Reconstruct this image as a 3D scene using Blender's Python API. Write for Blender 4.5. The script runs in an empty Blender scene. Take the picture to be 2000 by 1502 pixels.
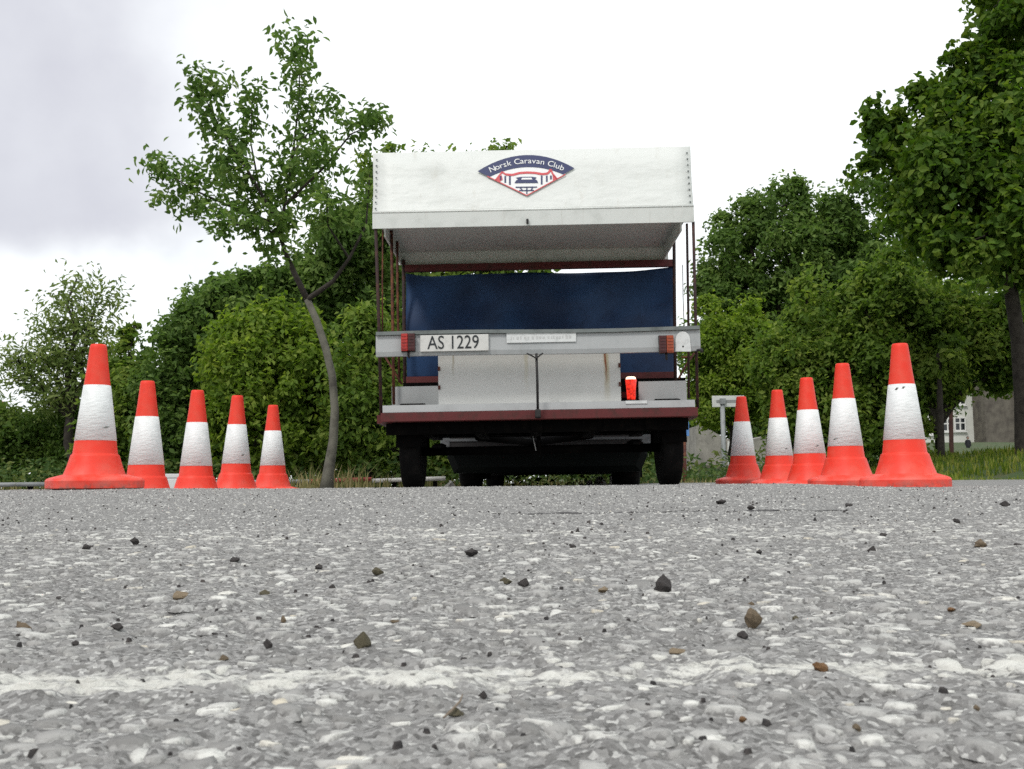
import bpy, bmesh, math, random
import numpy as np
from mathutils import Vector, Matrix

random.seed(7)
rng = np.random.default_rng(11)
S = bpy.context.scene
COL = S.collection

# ------------------------------------------------------------------ camera
F_PX, CX, CY = 2055.0, 1000.0, 751.0          # focal length and centre of the 2000 x 1502 photograph
PITCH, ROLL = math.radians(5.39), math.radians(0.60)
EYE = Vector((0.0, 0.0, 0.11))                # a camera laid almost on the tarmac
_F = Vector((0, math.cos(PITCH), math.sin(PITCH)))
_U0 = Vector((0, -math.sin(PITCH), math.cos(PITCH)))
_R0 = Vector((1, 0, 0))
_R = _R0 * math.cos(ROLL) - _U0 * math.sin(ROLL)
_U = _U0 * math.cos(ROLL) + _R0 * math.sin(ROLL)
cam_d = bpy.data.cameras.new('camera')
cam_d.sensor_width = 36.0
cam_d.lens = 36.0 * F_PX / 2000.0
cam_d.clip_start = 0.02
cam_d.clip_end = 3000.0
cam_d.dof.use_dof = True
cam_d.dof.focus_distance = 2.2
cam_d.dof.aperture_fstop = 40.0
cam = bpy.data.objects.new('camera', cam_d)
COL.objects.link(cam)
cam.matrix_world = Matrix(((_R.x, _U.x, -_F.x, EYE.x), (_R.y, _U.y, -_F.y, EYE.y), (_R.z, _U.z, -_F.z, EYE.z), (0, 0, 0, 1)))
S.camera = cam

# ------------------------------------------------------------------ sky, sun, exposure
SUN_EL, SUN_AZ = math.radians(52), math.radians(212)     # azimuth clockwise from +Y: behind the camera, to the left
world = bpy.data.worlds.new('World')
S.world = world
world.use_nodes = True
wn, wl = world.node_tree.nodes, world.node_tree.links
wn.clear()
def W(t, **k):
    n = wn.new(t)
    for a, b in k.items(): setattr(n, a, b)
    return n
def wmath(op, a, b=None, c=None, clamp=False):
    n = W('ShaderNodeMath', operation=op, use_clamp=clamp)
    for i, v in enumerate((a, b, c)):
        if v is None: continue
        if isinstance(v, (int, float)): n.inputs[i].default_value = v
        else: wl.new(v, n.inputs[i])
    return n.outputs[0]
def wsmooth(v, lo, hi):
    n = W('ShaderNodeMapRange', interpolation_type='SMOOTHSTEP')
    wl.new(v, n.inputs[0]); n.inputs[1].default_value = lo; n.inputs[2].default_value = hi
    return n.outputs[0]
tc = W('ShaderNodeTexCoord')
sep = W('ShaderNodeSeparateXYZ'); wl.new(tc.outputs['Generated'], sep.inputs[0])
nz = W('ShaderNodeTexNoise'); nz.inputs['Scale'].default_value = 3.2; nz.inputs['Detail'].default_value = 6; nz.inputs['Roughness'].default_value = .52
wl.new(tc.outputs['Generated'], nz.inputs['Vector'])
nz2 = W('ShaderNodeTexNoise'); nz2.inputs['Scale'].default_value = 9; nz2.inputs['Detail'].default_value = 5
wl.new(tc.outputs['Generated'], nz2.inputs['Vector'])
nn = wmath('SUBTRACT', nz.outputs['Fac'], .5)
nn2 = wmath('SUBTRACT', nz2.outputs['Fac'], .5)
# a grey bank fills the left of the overcast sky, above a bright strip along the horizon
side = wmath('ADD', wmath('SUBTRACT', wmath('MULTIPLY', sep.outputs['X'], -1.0), wmath('MULTIPLY', sep.outputs['Y'], .20)), wmath('MULTIPLY', nn, .42))
low = wmath('ADD', wmath('ADD', sep.outputs['Z'], wmath('MULTIPLY', sep.outputs['X'], -.16)), wmath('ADD', wmath('MULTIPLY', nn, .10), wmath('MULTIPLY', nn2, .03)))
bank = wmath('MULTIPLY', wsmooth(side, -.05, .22), wsmooth(low, .255, .30))
bank = wmath('MULTIPLY', bank, wmath('ADD', .92, wmath('MULTIPLY', nn2, .5)), clamp=True)
mixc = W('ShaderNodeMix', data_type='RGBA'); wl.new(bank, mixc.inputs['Factor'])
thin = W('ShaderNodeMix', data_type='RGBA'); wl.new(wsmooth(nz.outputs['Fac'], .50, .72), thin.inputs['Factor'])
thin.inputs[6].default_value = (1.02, 1.05, 1.06, 1); thin.inputs[7].default_value = (.82, .86, .88, 1)
wl.new(thin.outputs[2], mixc.inputs[6]); mixc.inputs[7].default_value = (.575, .58, .635, 1)
sky = W('ShaderNodeTexSky', sky_type='NISHITA'); sky.sun_disc = False
sky.sun_elevation = SUN_EL; sky.sun_rotation = SUN_AZ; sky.air_density = 1.0; sky.dust_density = 3.0
b1 = W('ShaderNodeBackground'); wl.new(sky.outputs[0], b1.inputs[0]); b1.inputs[1].default_value = 0.10
b2 = W('ShaderNodeBackground'); wl.new(mixc.outputs[2], b2.inputs[0]); b2.inputs[1].default_value = 1.0
ms = W('ShaderNodeMixShader'); ms.inputs[0].default_value = .93
wl.new(b1.outputs[0], ms.inputs[1]); wl.new(b2.outputs[0], ms.inputs[2])
wo = W('ShaderNodeOutputWorld'); wl.new(ms.outputs[0], wo.inputs[0])

sun_d = bpy.data.lights.new('sun', 'SUN'); sun_d.energy = 1.5; sun_d.angle = math.radians(12); sun_d.color = (1, .965, .91)
sun = bpy.data.objects.new('sun', sun_d); COL.objects.link(sun)
_to = Vector((math.sin(SUN_AZ) * math.cos(SUN_EL), math.cos(SUN_AZ) * math.cos(SUN_EL), math.sin(SUN_EL)))
sun.rotation_euler = _to.to_track_quat('Z', 'Y').to_euler()
vs = S.view_settings
vs.view_transform = 'Standard'; vs.look = 'None'; vs.exposure = 0.30; vs.gamma = 1.0; vs.use_curve_mapping = False
S.cycles.max_bounces = 8
S.cycles.use_denoising = False

# ------------------------------------------------------------------ helpers
def ray(px, py):
    d = _F + _R * ((px - CX) / F_PX) - _U * ((py - CY) / F_PX)
    return d / d.y
def P(px, py, Y):
    """World point at distance Y on the sight line measured in the photograph."""
    return EYE + ray(px, py) * Y
def sstep(e0, e1, v):
    t = np.clip((np.asarray(v, float) - e0) / (e1 - e0), 0, 1)
    return t * t * (3 - 2 * t)

_tab = rng.random((256, 256))
def vnoise(x, y, seed=0):
    x = np.asarray(x, float) + seed * 17.31; y = np.asarray(y, float) + seed * 9.77
    xi = np.floor(x).astype(int); yi = np.floor(y).astype(int)
    fx = x - xi; fy = y - yi
    fx = fx * fx * (3 - 2 * fx); fy = fy * fy * (3 - 2 * fy)
    a = _tab[xi & 255, yi & 255]; b = _tab[(xi + 1) & 255, yi & 255]
    c = _tab[xi & 255, (yi + 1) & 255]; d = _tab[(xi + 1) & 255, (yi + 1) & 255]
    return (a * (1 - fx) + b * fx) * (1 - fy) + (c * (1 - fx) + d * fx) * fy

# road surface height (m): rises gently from the camera to a faint crest at 5.3 m, dips behind it on the left
def road_base(x, y):
    x = np.asarray(x, float); y = np.asarray(y, float)
    ys = [-2, .2, 5.3, 5.75, 6.2, 7.0, 8.0, 9.0, 12.0, 16.0]
    gl = np.interp(y, ys, [-.02, 0, .105, .103, .0, .0, .025, .03, .05, .05])
    gc = np.interp(y, ys, [-.02, 0, .097, .094, .088, .085, .085, .085, .085, .08])
    gr = np.interp(y, ys, [-.02, 0, .074, .068, .062, .058, .062, .075, .098, .10])
    wl_ = sstep(-1.0, -1.9, x); wr_ = sstep(1.3, 1.95, x)
    return gl * wl_ + gr * wr_ + gc * (1 - wl_ - wr_)
def road_rough(x, y):
    r = (vnoise(x / .0060, y / .0060, 1) - .5) * .0028
    r += (vnoise(x / .015, y / .015, 2) - .5) * .0050
    r += (vnoise(x / .040, y / .034, 3) - .5) * .0072
    r += (vnoise(x / .16, y / .16, 4) - .5) * .0050
    fade = np.clip(1.6 / np.maximum(np.asarray(y, float), .1), .25, 1)
    return r * fade
def road_z(x, y): return road_base(x, y) + road_rough(x, y)

def land_z(x, y):
    """Wider ground: level on the left, climbing away to the houses on the right."""
    x = np.asarray(x, float); y = np.asarray(y, float)
    return -.06 + 2.85 * sstep(18, 82, y) * sstep(-2, 14, x) + .10 * (vnoise(x / 3, y / 3, 6) - .5)

def ground_hit(px, py):
    d = ray(px, py); y = .25
    while y < 14:
        p = EYE + d * y
        if p.z <= float(road_base(p.x, p.y)): return p
        y *= 1.004
    return EYE + d * 5.2

def link(o, parent=None):
    COL.objects.link(o)
    if parent is not None: o.parent = parent
    return o
def tag(o, label=None, cat=None, group=None, kind=None):
    if label: o['label'] = label
    if cat: o['category'] = cat
    if group: o['group'] = group
    if kind: o['kind'] = kind
    return o
def thing(name, label, cat, loc=(0, 0, 0), rot=(0, 0, 0), group=None):
    o = bpy.data.objects.new(name, None); o.empty_display_size = .1
    link(o); o.location = loc; o.rotation_euler = rot
    return tag(o, label, cat, group)
def np_mesh(name, V, quads=None, tris=None, rnd=None, smooth=False, **extra):
    """Mesh straight from arrays; rnd = per-vertex value stored as attribute 'rnd'."""
    me = bpy.data.meshes.new(name)
    V = np.asarray(V, np.float32).reshape(-1, 3)
    nq = 0 if quads is None else len(quads); nt = 0 if tris is None else len(tris)
    me.vertices.add(len(V)); me.vertices.foreach_set('co', V.ravel())
    loops = []; starts = []
    if nq: loops.append(np.asarray(quads, np.int32).ravel()); starts.append(np.arange(nq, dtype=np.int32) * 4)
    if nt: loops.append(np.asarray(tris, np.int32).ravel()); starts.append(np.arange(nt, dtype=np.int32) * 3 + nq * 4)
    loops = np.concatenate(loops); starts = np.concatenate(starts)
    me.loops.add(len(loops)); me.loops.foreach_set('vertex_index', loops)
    me.polygons.add(nq + nt); me.polygons.foreach_set('loop_start', starts)
    if smooth: me.polygons.foreach_set('use_smooth', np.ones(nq + nt, bool))
    if rnd is not None:
        a = me.attributes.new('rnd', 'FLOAT', 'POINT'); a.data.foreach_set('value', np.asarray(rnd, np.float32))
    for k, v in extra.items():
        a = me.attributes.new(k, 'FLOAT', 'POINT'); a.data.foreach_set('value', np.asarray(v, np.float32))
    me.update(calc_edges=True); me.validate()
    return me
def mesh_obj(name, me, mat, parent=None):
    o = bpy.data.objects.new(name, me)
    if mat is not None and not me.materials: me.materials.append(mat)
    return link(o, parent)

class MB:
    """Collects simple solids, then links them as one mesh object."""
    def __init__(self): self.bm = bmesh.new()
    def box(self, x0, x1, y0, y1, z0, z1, bevel=0.0):
        r = bmesh.ops.create_cube(self.bm, size=1.0)
        vs = r['verts']
        for v in vs:
            v.co = Vector(((x0 + x1) / 2 + v.co.x * (x1 - x0), (y0 + y1) / 2 + v.co.y * (y1 - y0), (z0 + z1) / 2 + v.co.z * (z1 - z0)))
        if bevel:
            es = list({e for v in vs for e in v.link_edges})
            bmesh.ops.bevel(self.bm, geom=es, offset=bevel, segments=2, profile=.7, affect='EDGES')
        return self
    def tube(self, pts, r, n=8, caps=True):
        pts = [Vector(p) for p in pts]
        rs = r if isinstance(r, (list, tuple)) else [r] * len(pts)
        rings = []; ref = None
        for i, p in enumerate(pts):
            t = (pts[min(i + 1, len(pts) - 1)] - pts[max(i - 1, 0)]).normalized()
            a = t.orthogonal().normalized() if ref is None else (ref - t * ref.dot(t)).normalized()
            ref = a; b = t.cross(a)
            rings.append([self.bm.verts.new(p + (a * math.cos(2 * math.pi * k / n) + b * math.sin(2 * math.pi * k / n)) * rs[i]) for k in range(n)])
        for i in range(len(rings) - 1):
            for k in range(n):
                f = self.bm.faces.new((rings[i][k], rings[i][(k + 1) % n], rings[i + 1][(k + 1) % n], rings[i + 1][k])); f.smooth = True
        if caps:
            self.bm.faces.new(rings[0][::-1]); self.bm.faces.new(rings[-1])
        return self
    def lathe(self, prof, n=40, axis='Z', c=(0, 0, 0), close=False):
        """prof = [(radius, height)] spun about the axis."""
        rings = []
        for (r, h) in prof:
            ring = []
            for k in range(n):
                a = 2 * math.pi * k / n
                p = (r * math.cos(a), r * math.sin(a), h) if axis == 'Z' else (h, r * math.cos(a), r * math.sin(a)) if axis == 'X' else (r * math.cos(a), h, r * math.sin(a))
                ring.append(self.bm.verts.new(Vector(p) + Vector(c)))
            rings.append(ring)
        m = len(rings)
        for i in range(m if close else m - 1):
            A, B = rings[i], rings[(i + 1) % m]
            for k in range(n):
                f = self.bm.faces.new((A[k], A[(k + 1) % n], B[(k + 1) % n], B[k])); f.smooth = True
        if not close:
            for ring in (rings[0], rings[-1]):
                try: self.bm.faces.new(ring)
                except ValueError: pass
        return self
    def loft(self, secs):
        rings = [[self.bm.verts.new(Vector(p)) for p in s] for s in secs]
        n = len(rings[0])
        for i in range(len(rings) - 1):
            for k in range(n):
                self.bm.faces.new((rings[i][k], rings[i][(k + 1) % n], rings[i + 1][(k + 1) % n], rings[i + 1][k]))
        self.bm.faces.new(rings[0][::-1]); self.bm.faces.new(rings[-1])
        return self
    def prism(self, poly, off):
        """closed polygon (3-D points) pushed along vector off."""
        off = Vector(off)
        a = [self.bm.verts.new(Vector(p)) for p in poly]; b = [self.bm.verts.new(Vector(p) + off) for p in poly]
        n = len(a)
        self.bm.faces.new(a[::-1]); self.bm.faces.new(b)
        for k in range(n): self.bm.faces.new((a[k], a[(k + 1) % n], b[(k + 1) % n], b[k]))
        return self
    def mesh(self, name):
        bmesh.ops.recalc_face_normals(self.bm, faces=self.bm.faces)
        me = bpy.data.meshes.new(name); self.bm.to_mesh(me); self.bm.free()
        return me
    def build(self, name, mat, parent=None):
        return mesh_obj(name, self.mesh(name), mat, parent)

def text_mesh(body, size, extrude=.0008):
    cu = bpy.data.curves.new('lettering', 'FONT'); cu.body = body; cu.size = size; cu.extrude = extrude
    cu.align_x = 'CENTER'; cu.align_y = 'CENTER'; cu.resolution_u = 4
    o = bpy.data.objects.new('lettering', cu); COL.objects.link(o)
    bpy.context.view_layer.update()
    dg = bpy.context.evaluated_depsgraph_get()
    me = bpy.data.meshes.new_from_object(o.evaluated_get(dg))
    bpy.data.objects.remove(o); bpy.data.curves.remove(cu)
    return me

# ------------------------------------------------------------------ materials
class NT:
    def __init__(self, name):
        self.m = bpy.data.materials.new(name); self.m.use_nodes = True
        self.n, self.l = self.m.node_tree.nodes, self.m.node_tree.links
        self.b = self.n['Principled BSDF']; self.out = self.n['Material Output']
        self.co = self.n.new('ShaderNodeTexCoord').outputs['Object']
    def put(self, sock, v):
        if isinstance(v, (int, float)): sock.default_value = v
        elif isinstance(v, (tuple, list)): sock.default_value = tuple(v) + ((1,) if len(v) == 3 and len(sock.default_value) == 4 else ())
        else: self.l.new(v, sock)
    def math(self, op, a, b=0.0, clamp=False):
        n = self.n.new('ShaderNodeMath'); n.operation = op; n.use_clamp = clamp
        self.put(n.inputs[0], a); self.put(n.inputs[1], b); return n.outputs[0]
    def noise(self, scale, detail=4, rough=.55, stretch=None, vec=None):
        n = self.n.new('ShaderNodeTexNoise'); n.inputs['Scale'].default_value = scale; n.inputs['Detail'].default_value = detail; n.inputs['Roughness'].default_value = rough
        v = vec if vec is not None else self.co
        if stretch:
            mp = self.n.new('ShaderNodeMapping'); mp.inputs['Scale'].default_value = stretch; self.l.new(v, mp.inputs[0]); v = mp.outputs[0]
        self.l.new(v, n.inputs['Vector']); return n.outputs['Fac']
    def ramp(self, v, lo, hi, smooth=True):
        n = self.n.new('ShaderNodeMapRange'); n.interpolation_type = 'SMOOTHSTEP' if smooth else 'LINEAR'
        self.put(n.inputs[0], v); n.inputs[1].default_value = lo; n.inputs[2].default_value = hi; return n.outputs[0]
    def mix(self, f, a, b):
        n = self.n.new('ShaderNodeMix'); n.data_type = 'RGBA'; self.put(n.inputs[0], f); self.put(n.inputs[6], a); self.put(n.inputs[7], b); return n.outputs[2]
    def cramp(self, v, stops, interp='LINEAR'):
        n = self.n.new('ShaderNodeValToRGB'); n.color_ramp.interpolation = interp
        e = n.color_ramp.elements
        while len(e) < len(stops): e.new(.5)
        for el, (p, c) in zip(e, stops): el.position = p; el.color = tuple(c) + (1,)
        self.put(n.inputs[0], v); return n.outputs[0]
    def attr(self, name):
        n = self.n.new('ShaderNodeAttribute'); n.attribute_name = name; return n.outputs['Fac']
    def xyz(self):
        n = self.n.new('ShaderNodeSeparateXYZ'); self.l.new(self.co, n.inputs[0]); return n.outputs
    def bump(self, h, strength=.3, dist=.01):
        n = self.n.new('ShaderNodeBump'); n.inputs['Strength'].default_value = strength; n.inputs['Distance'].default_value = dist
        self.put(n.inputs['Height'], h); self.l.new(n.outputs[0], self.b.inputs['Normal'])
    def base(self, c, rough=.6, spec=.35, metal=0.0):
        self.put(self.b.inputs['Base Color'], c); self.put(self.b.inputs['Roughness'], rough)
        self.b.inputs['Specular IOR Level'].default_value = spec; self.b.inputs['Metallic'].default_value = metal
        return self.m

def worn(name, col, dirt, rough=.6, scale=6, amt=(.45, .75), spec=.35, bump=0.0, metal=0.0, streak=None):
    t = NT(name)
    n = t.noise(scale, 6, .6)
    f = t.ramp(n, *amt)
    c = t.mix(f, col, dirt)
    if streak:
        s = t.ramp(t.noise(streak[0], 5, .6, stretch=(1, 1, .06)), .55, .78)
        c = t.mix(t.math('MULTIPLY', s, streak[1]), c, streak[2])
    if bump: t.bump(t.noise(scale * 12, 4), bump, .004)
    return t.base(c, t.math('ADD', rough, t.math('MULTIPLY', t.math('SUBTRACT', n, .5), .25)), spec, metal)

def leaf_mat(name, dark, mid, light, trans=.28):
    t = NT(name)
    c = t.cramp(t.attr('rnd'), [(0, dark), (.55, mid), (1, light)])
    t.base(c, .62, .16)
    tr = t.n.new('ShaderNodeBsdfTranslucent')
    hs = t.n.new('ShaderNodeHueSaturation'); hs.inputs['Saturation'].default_value = 1.1; hs.inputs['Value'].default_value = 1.5; t.l.new(c, hs.inputs['Color'])
    t.l.new(hs.outputs[0], tr.inputs[0])
    m = t.n.new('ShaderNodeMixShader'); m.inputs[0].default_value = trans
    t.l.new(t.b.outputs[0], m.inputs[1]); t.l.new(tr.outputs[0], m.inputs[2]); t.l.new(m.outputs[0], t.out.inputs[0])
    return t.m

def road_colour(t):
    def cells(scale):
        v = t.n.new('ShaderNodeTexVoronoi'); v.inputs['Scale'].default_value = scale; t.l.new(t.co, v.inputs['Vector'])
        sp = t.n.new('ShaderNodeSeparateColor'); t.l.new(v.outputs['Color'], sp.inputs[0])
        return sp.outputs[0], v.outputs['Distance']
    g1, d1 = cells(330); g2, d2 = cells(110)
    fine = t.noise(520, 3, .6); big = t.noise(2.2, 5, .6); soft = t.noise(60, 4, .6)
    c = t.cramp(g1, [(0, (.09, .088, .084)), (.25, (.185, .182, .176)), (.6, (.275, .272, .262)), (.85, (.37, .368, .355)), (1, (.58, .58, .55))])
    c = t.mix(t.math('MULTIPLY', t.ramp(g2, .62, .70), t.math('MULTIPLY', t.ramp(d2, .0068, .0030), .75)), c, (.46, .46, .43))
    c = t.mix(t.math('MULTIPLY', t.ramp(fine, .35, .65), .5), c, (.25, .248, .238))
    c = t.mix(t.math('MULTIPLY', t.ramp(soft, .52, .75), .35), c, (.40, .395, .37))
    c = t.mix(t.math('MULTIPLY', t.ramp(big, .48, .75), .25), c, (.185, .178, .168))
    return c, fine, g1
def m_road():
    t = NT('coarse_tarmac')
    c, fine, g1 = road_colour(t)
    t.bump(t.math('ADD', fine, t.math('MULTIPLY', g1, .8)), .9, .0022)
    return t.base(c, .9, .15)
def m_stone():
    t = NT('road_chippings')
    c = t.cramp(t.attr('rnd'), [(0, (.20, .197, .188)), (.25, (.27, .267, .255)), (.45, (.37, .367, .35)), (.68, (.51, .51, .48)), (.93, (.70, .70, .65)), (1, (.58, .53, .42))])
    n = t.noise(150, 5, .65)
    c = t.mix(t.math('MULTIPLY', t.ramp(n, .48, .64), .5), c, (.27, .266, .255))
    # bitumen still clings to the rims
    rc, fine, g1 = road_colour(t)
    rim = t.math('ADD', t.attr('rim'), t.math('MULTIPLY', t.math('SUBTRACT', t.noise(230, 4, .7), .5), 1.1))
    c = t.mix(t.ramp(rim, .18, .74), c, rc)
    t.bump(t.math('ADD', t.noise(420, 4), t.noise(140, 3)), .7, .0018)
    return t.base(c, .88, .15)
def m_paint():
    t = NT('worn_road_paint')
    rc, fine, g1 = road_colour(t)
    n = t.math('ADD', t.math('MULTIPLY', t.noise(210, 5, .7), .65), t.math('MULTIPLY', t.noise(60, 4, .6), .35))
    f = t.ramp(t.math('ADD', t.attr('wear'), t.math('MULTIPLY', t.math('SUBTRACT', n, .5), 1.5)), .32, .62)
    pc = t.mix(t.ramp(t.noise(75, 5, .65), .4, .7), (.63, .63, .58), (.49, .485, .445))
    t.bump(t.math('ADD', t.noise(420, 4), t.math('MULTIPLY', g1, .7)), .8, .0018)
    return t.base(t.mix(f, rc, pc), .88, .15)
def m_plain(name, c, rough=.5, spec=.35, metal=0.0): return NT(name).base(c, rough, spec, metal)

M = {}
M['road'] = m_road(); M['stone'] = m_stone(); M['paint'] = m_paint()
M['tar'] = worn('tar', (.06, .058, .058), (.12, .115, .11), .8, 60)
M['land'] = worn('grassy_soil', (.045, .075, .022), (.10, .085, .05), .95, 1.3)
M['grass'] = leaf_mat('grass_blades', (.06, .11, .016), (.16, .22, .03), (.28, .28, .07), .45)
M['straw'] = leaf_mat('straw', (.10, .12, .035), (.24, .21, .09), (.34, .28, .14), .3)
M['fleaf'] = leaf_mat('weeds', (.03, .065, .015), (.07, .12, .03), (.15, .18, .05), .3)
def red_plastic():
    t = NT('orange_red_plastic')
    z = t.xyz()[2]
    c = t.mix(t.ramp(t.noise(9, 6, .65), .42, .75), (.80, .040, .018), (.76, .075, .042))
    c = t.mix(t.math('MULTIPLY', t.ramp(t.noise(40, 4, .6, stretch=(1, 1, .3)), .60, .75), .35), c, (.36, .05, .04))
    oi = t.n.new('ShaderNodeObjectInfo').outputs['Random']
    c = t.mix(t.math('MULTIPLY', t.ramp(t.noise(22, 6, .7, stretch=(1, 1, .45)), .56, .74), t.math('MULTIPLY', oi, .55)), c, (.30, .055, .045))
    c = t.mix(t.math('MULTIPLY', t.ramp(z, .05, .0), t.ramp(t.noise(30, 5, .7), .42, .66)), c, (.22, .07, .055))
    dust = t.math('MULTIPLY', t.ramp(z, .20, 0.0), .22)
    c = t.mix(t.math('MULTIPLY', dust, t.ramp(t.noise(14, 5), .3, .7)), c, (.55, .35, .30))
    t.bump(t.noise(160, 3), .12, .002)
    return t.base(c, .52, .35)
M['red'] = red_plastic()
def sleeve():
    t = NT('reflective_sleeve')
    c = t.mix(t.ramp(t.noise(12, 6, .6), .45, .8), (.80, .82, .81), (.68, .70, .69))
    c = t.mix(t.math('MULTIPLY', t.ramp(t.noise(30, 5, .7, stretch=(1, 1, 3.0)), .62, .74), .55), c, (.40, .41, .40))
    t.bump(t.noise(26, 4, .6, stretch=(1, 1, 3.5)), .8, .005)
    return t.base(c, .45, .4)
M['sleeve'] = sleeve()
M['scuff'] = worn('black_scuff', (.10, .10, .09), (.30, .30, .28), .8, 90)
M['white'] = worn('canopy_white', (.69, .71, .68), (.54, .56, .53), .5, 3, (.5, .85), streak=(14, .35, (.50, .47, .40)))
def canvas_bump(m):
    t = NT.__new__(NT); t.m = m; t.n, t.l = m.node_tree.nodes, m.node_tree.links; t.b = t.n['Principled BSDF']; t.co = t.n.new('ShaderNodeTexCoord').outputs['Object']
    t.bump(t.math('ADD', t.noise(2.6, 3, .5, stretch=(1, 1, 2.2)), t.math('MULTIPLY', t.noise(26, 4, .6), .12)), .35, .06)
canvas_bump(M['white'])
M['valance'] = worn('valance_white', (.66, .68, .65), (.50, .52, .49), .5, 6, (.45, .8), streak=(20, .4, (.42, .38, .32)))
M['ceiling'] = worn('ceiling_board', (.52, .525, .495), (.45, .455, .43), .7, 3)
M['tarp'] = None
def tarp():
    t = NT('navy_tarpaulin')
    c = t.mix(t.ramp(t.noise(2.2, 5, .6), .35, .7), (.006, .022, .066), (.016, .052, .135))
    c = t.mix(t.math('MULTIPLY', t.ramp(t.noise(120, 2), .6, .75), .5), c, (.03, .05, .11))
    t.bump(t.noise(140, 2), .15, .002)
    return t.base(c, .62, .3)
M['tarp'] = tarp()
M['maroon'] = worn('maroon_paint', (.105, .018, .018), (.065, .02, .016), .55, 14, (.45, .7), bump=.1)
M['rust'] = worn('rusty_steel', (.075, .022, .016), (.17, .065, .03), .75, 22, (.45, .65), bump=.25)
M['darkpost'] = worn('dark_rusty_steel', (.028, .013, .013), (.075, .03, .02), .7, 22, (.45, .7), bump=.2)
M['bar'] = worn('grey_galvanised', (.40, .415, .415), (.31, .33, .33), .48, 5, (.4, .8), spec=.45, bump=.03, streak=(18, .3, (.24, .24, .22)))
M['barlip'] = worn('dull_zinc', (.17, .19, .185), (.11, .125, .12), .6, 12)
M['board'] = worn('grey_board', (.35, .365, .365), (.28, .29, .29), .65, 6, (.4, .8))
M['strip'] = worn('pale_grey_board', (.44, .455, .455), (.35, .36, .36), .65, 6, (.4, .8))
def cab():
    t = NT('white_cabinet_paint')
    x, y, z = t.xyz()
    c = t.mix(t.ramp(t.noise(4, 6, .6), .45, .85), (.58, .58, .555), (.48, .48, .45))
    wob = t.math('MULTIPLY', t.math('SUBTRACT', t.noise(9, 4), .5), .03)
    def streak(c, x0, w, z0, z1, col, a):
        d = t.math('ABSOLUTE', t.math('SUBTRACT', t.math('ADD', x, wob), x0))
        m = t.math('MULTIPLY', t.ramp(d, w, w * .15), t.math('MULTIPLY', t.ramp(z, z0, z1), a))
        return t.mix(m, c, col)
    c = streak(c, .498, .030, .52, .80, (.33, .27, .11), .65)
    c = streak(c, .492, .011, .66, .86, (.20, .045, .012), .95)
    c = streak(c, -.555, .010, .72, .90, (.24, .20, .12), .6)
    c = streak(c, -.055, .022, .60, .92, (.42, .38, .24), .5)
    sp = t.math('MULTIPLY', t.ramp(t.noise(38, 3), .70, .76), t.ramp(t.math('ABSOLUTE', t.math('ADD', x, .655)), .06, .0))
    c = t.mix(sp, c, (.30, .16, .06))
    return t.base(c, .5, .35)
M['cab'] = cab()
M['underbody'] = worn('underbody_black', (.003, .0028, .0028), (.008, .007, .006), .95, 12, spec=.08)
M['tyre'] = worn('tyre_rubber', (.005, .005, .005), (.013, .012, .011), .9, 18, bump=.2, spec=.12)
M['rim'] = worn('steel_rim', (.22, .22, .22), (.11, .10, .09), .5, 15, metal=.3)
M['plate'] = worn('number_plate_white', (.62, .62, .59), (.50, .50, .47), .45, 20)
M['black'] = m_plain('black_lettering', (.02, .025, .028), .5)
M['dkplastic'] = worn('black_plastic', (.015, .014, .014), (.03, .028, .026), .55, 20)
M['sticker'] = worn('white_sticker', (.66, .68, .67), (.52, .54, .53), .5, 25)
M['navy'] = m_plain('navy_print', (.035, .045, .12), .5)
M['redprint'] = m_plain('red_print', (.60, .09, .10), .5)
M['whiteprint'] = m_plain('white_print', (.80, .81, .80), .5)
M['redlens'] = worn('red_lens', (.42, .022, .014), (.20, .012, .01), .3, 30, spec=.5)
M['darkred'] = worn('dark_red_lens', (.06, .005, .004), (.03, .004, .003), .3, 30, spec=.5)
M['amber'] = worn('amber_lens', (.33, .055, .012), (.16, .03, .01), .3, 30, spec=.5)
def lit(name, col, e, s):
    t = NT(name); t.base(col, .25, .5)
    n = t.noise(60, 3); t.put(t.b.inputs['Emission Color'], e); t.put(t.b.inputs['Emission Strength'], t.math('MULTIPLY', t.ramp(n, .25, .65), s))
    return t.m
M['litred'] = lit('lit_red_lens', (.6, .02, .01), (1, .030, .010), .75)
M['litbulb'] = NT('lit_lamp_strip').m
_b = M['litbulb'].node_tree.nodes['Principled BSDF']; _b.inputs['Base Color'].default_value = (.9, .6, .5, 1); _b.inputs['Emission Color'].default_value = (1, .72, .50, 1); _b.inputs['Emission Strength'].default_value = 1.6
M['carpaint'] = worn('dark_green_car_paint', (.002, .004, .0035), (.004, .006, .005), .6, 3, spec=.12)
M['glass'] = m_plain('dark_glass', (.012, .016, .018), .08, .6)
M['chrome'] = worn('dull_chrome', (.16, .17, .175), (.09, .095, .10), .4, 12, metal=.5)
M['bark'] = worn('grey_green_bark', (.15, .145, .115), (.065, .06, .05), .9, 7, (.4, .7), bump=.6)
M['darkbark'] = worn('dark_bark', (.05, .042, .034), (.025, .02, .017), .9, 9, (.4, .7), bump=.6)
M['redbark'] = worn('brown_bark', (.075, .035, .028), (.04, .022, .02), .9, 9, (.4, .7), bump=.6)
M['wood'] = worn('weathered_pole_wood', (.20, .16, .12), (.12, .09, .07), .85, 8, bump=.3)
M['leaf_young'] = leaf_mat('young_tree_leaf', (0.048, 0.095, 0.022), (0.114, 0.197, 0.046), (0.241, 0.318, 0.096), 0.48)
M['leaf_dark'] = leaf_mat('dark_leaf', (0.041, 0.078, 0.019), (0.109, 0.185, 0.044), (0.211, 0.294, 0.079), 0.46)
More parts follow.
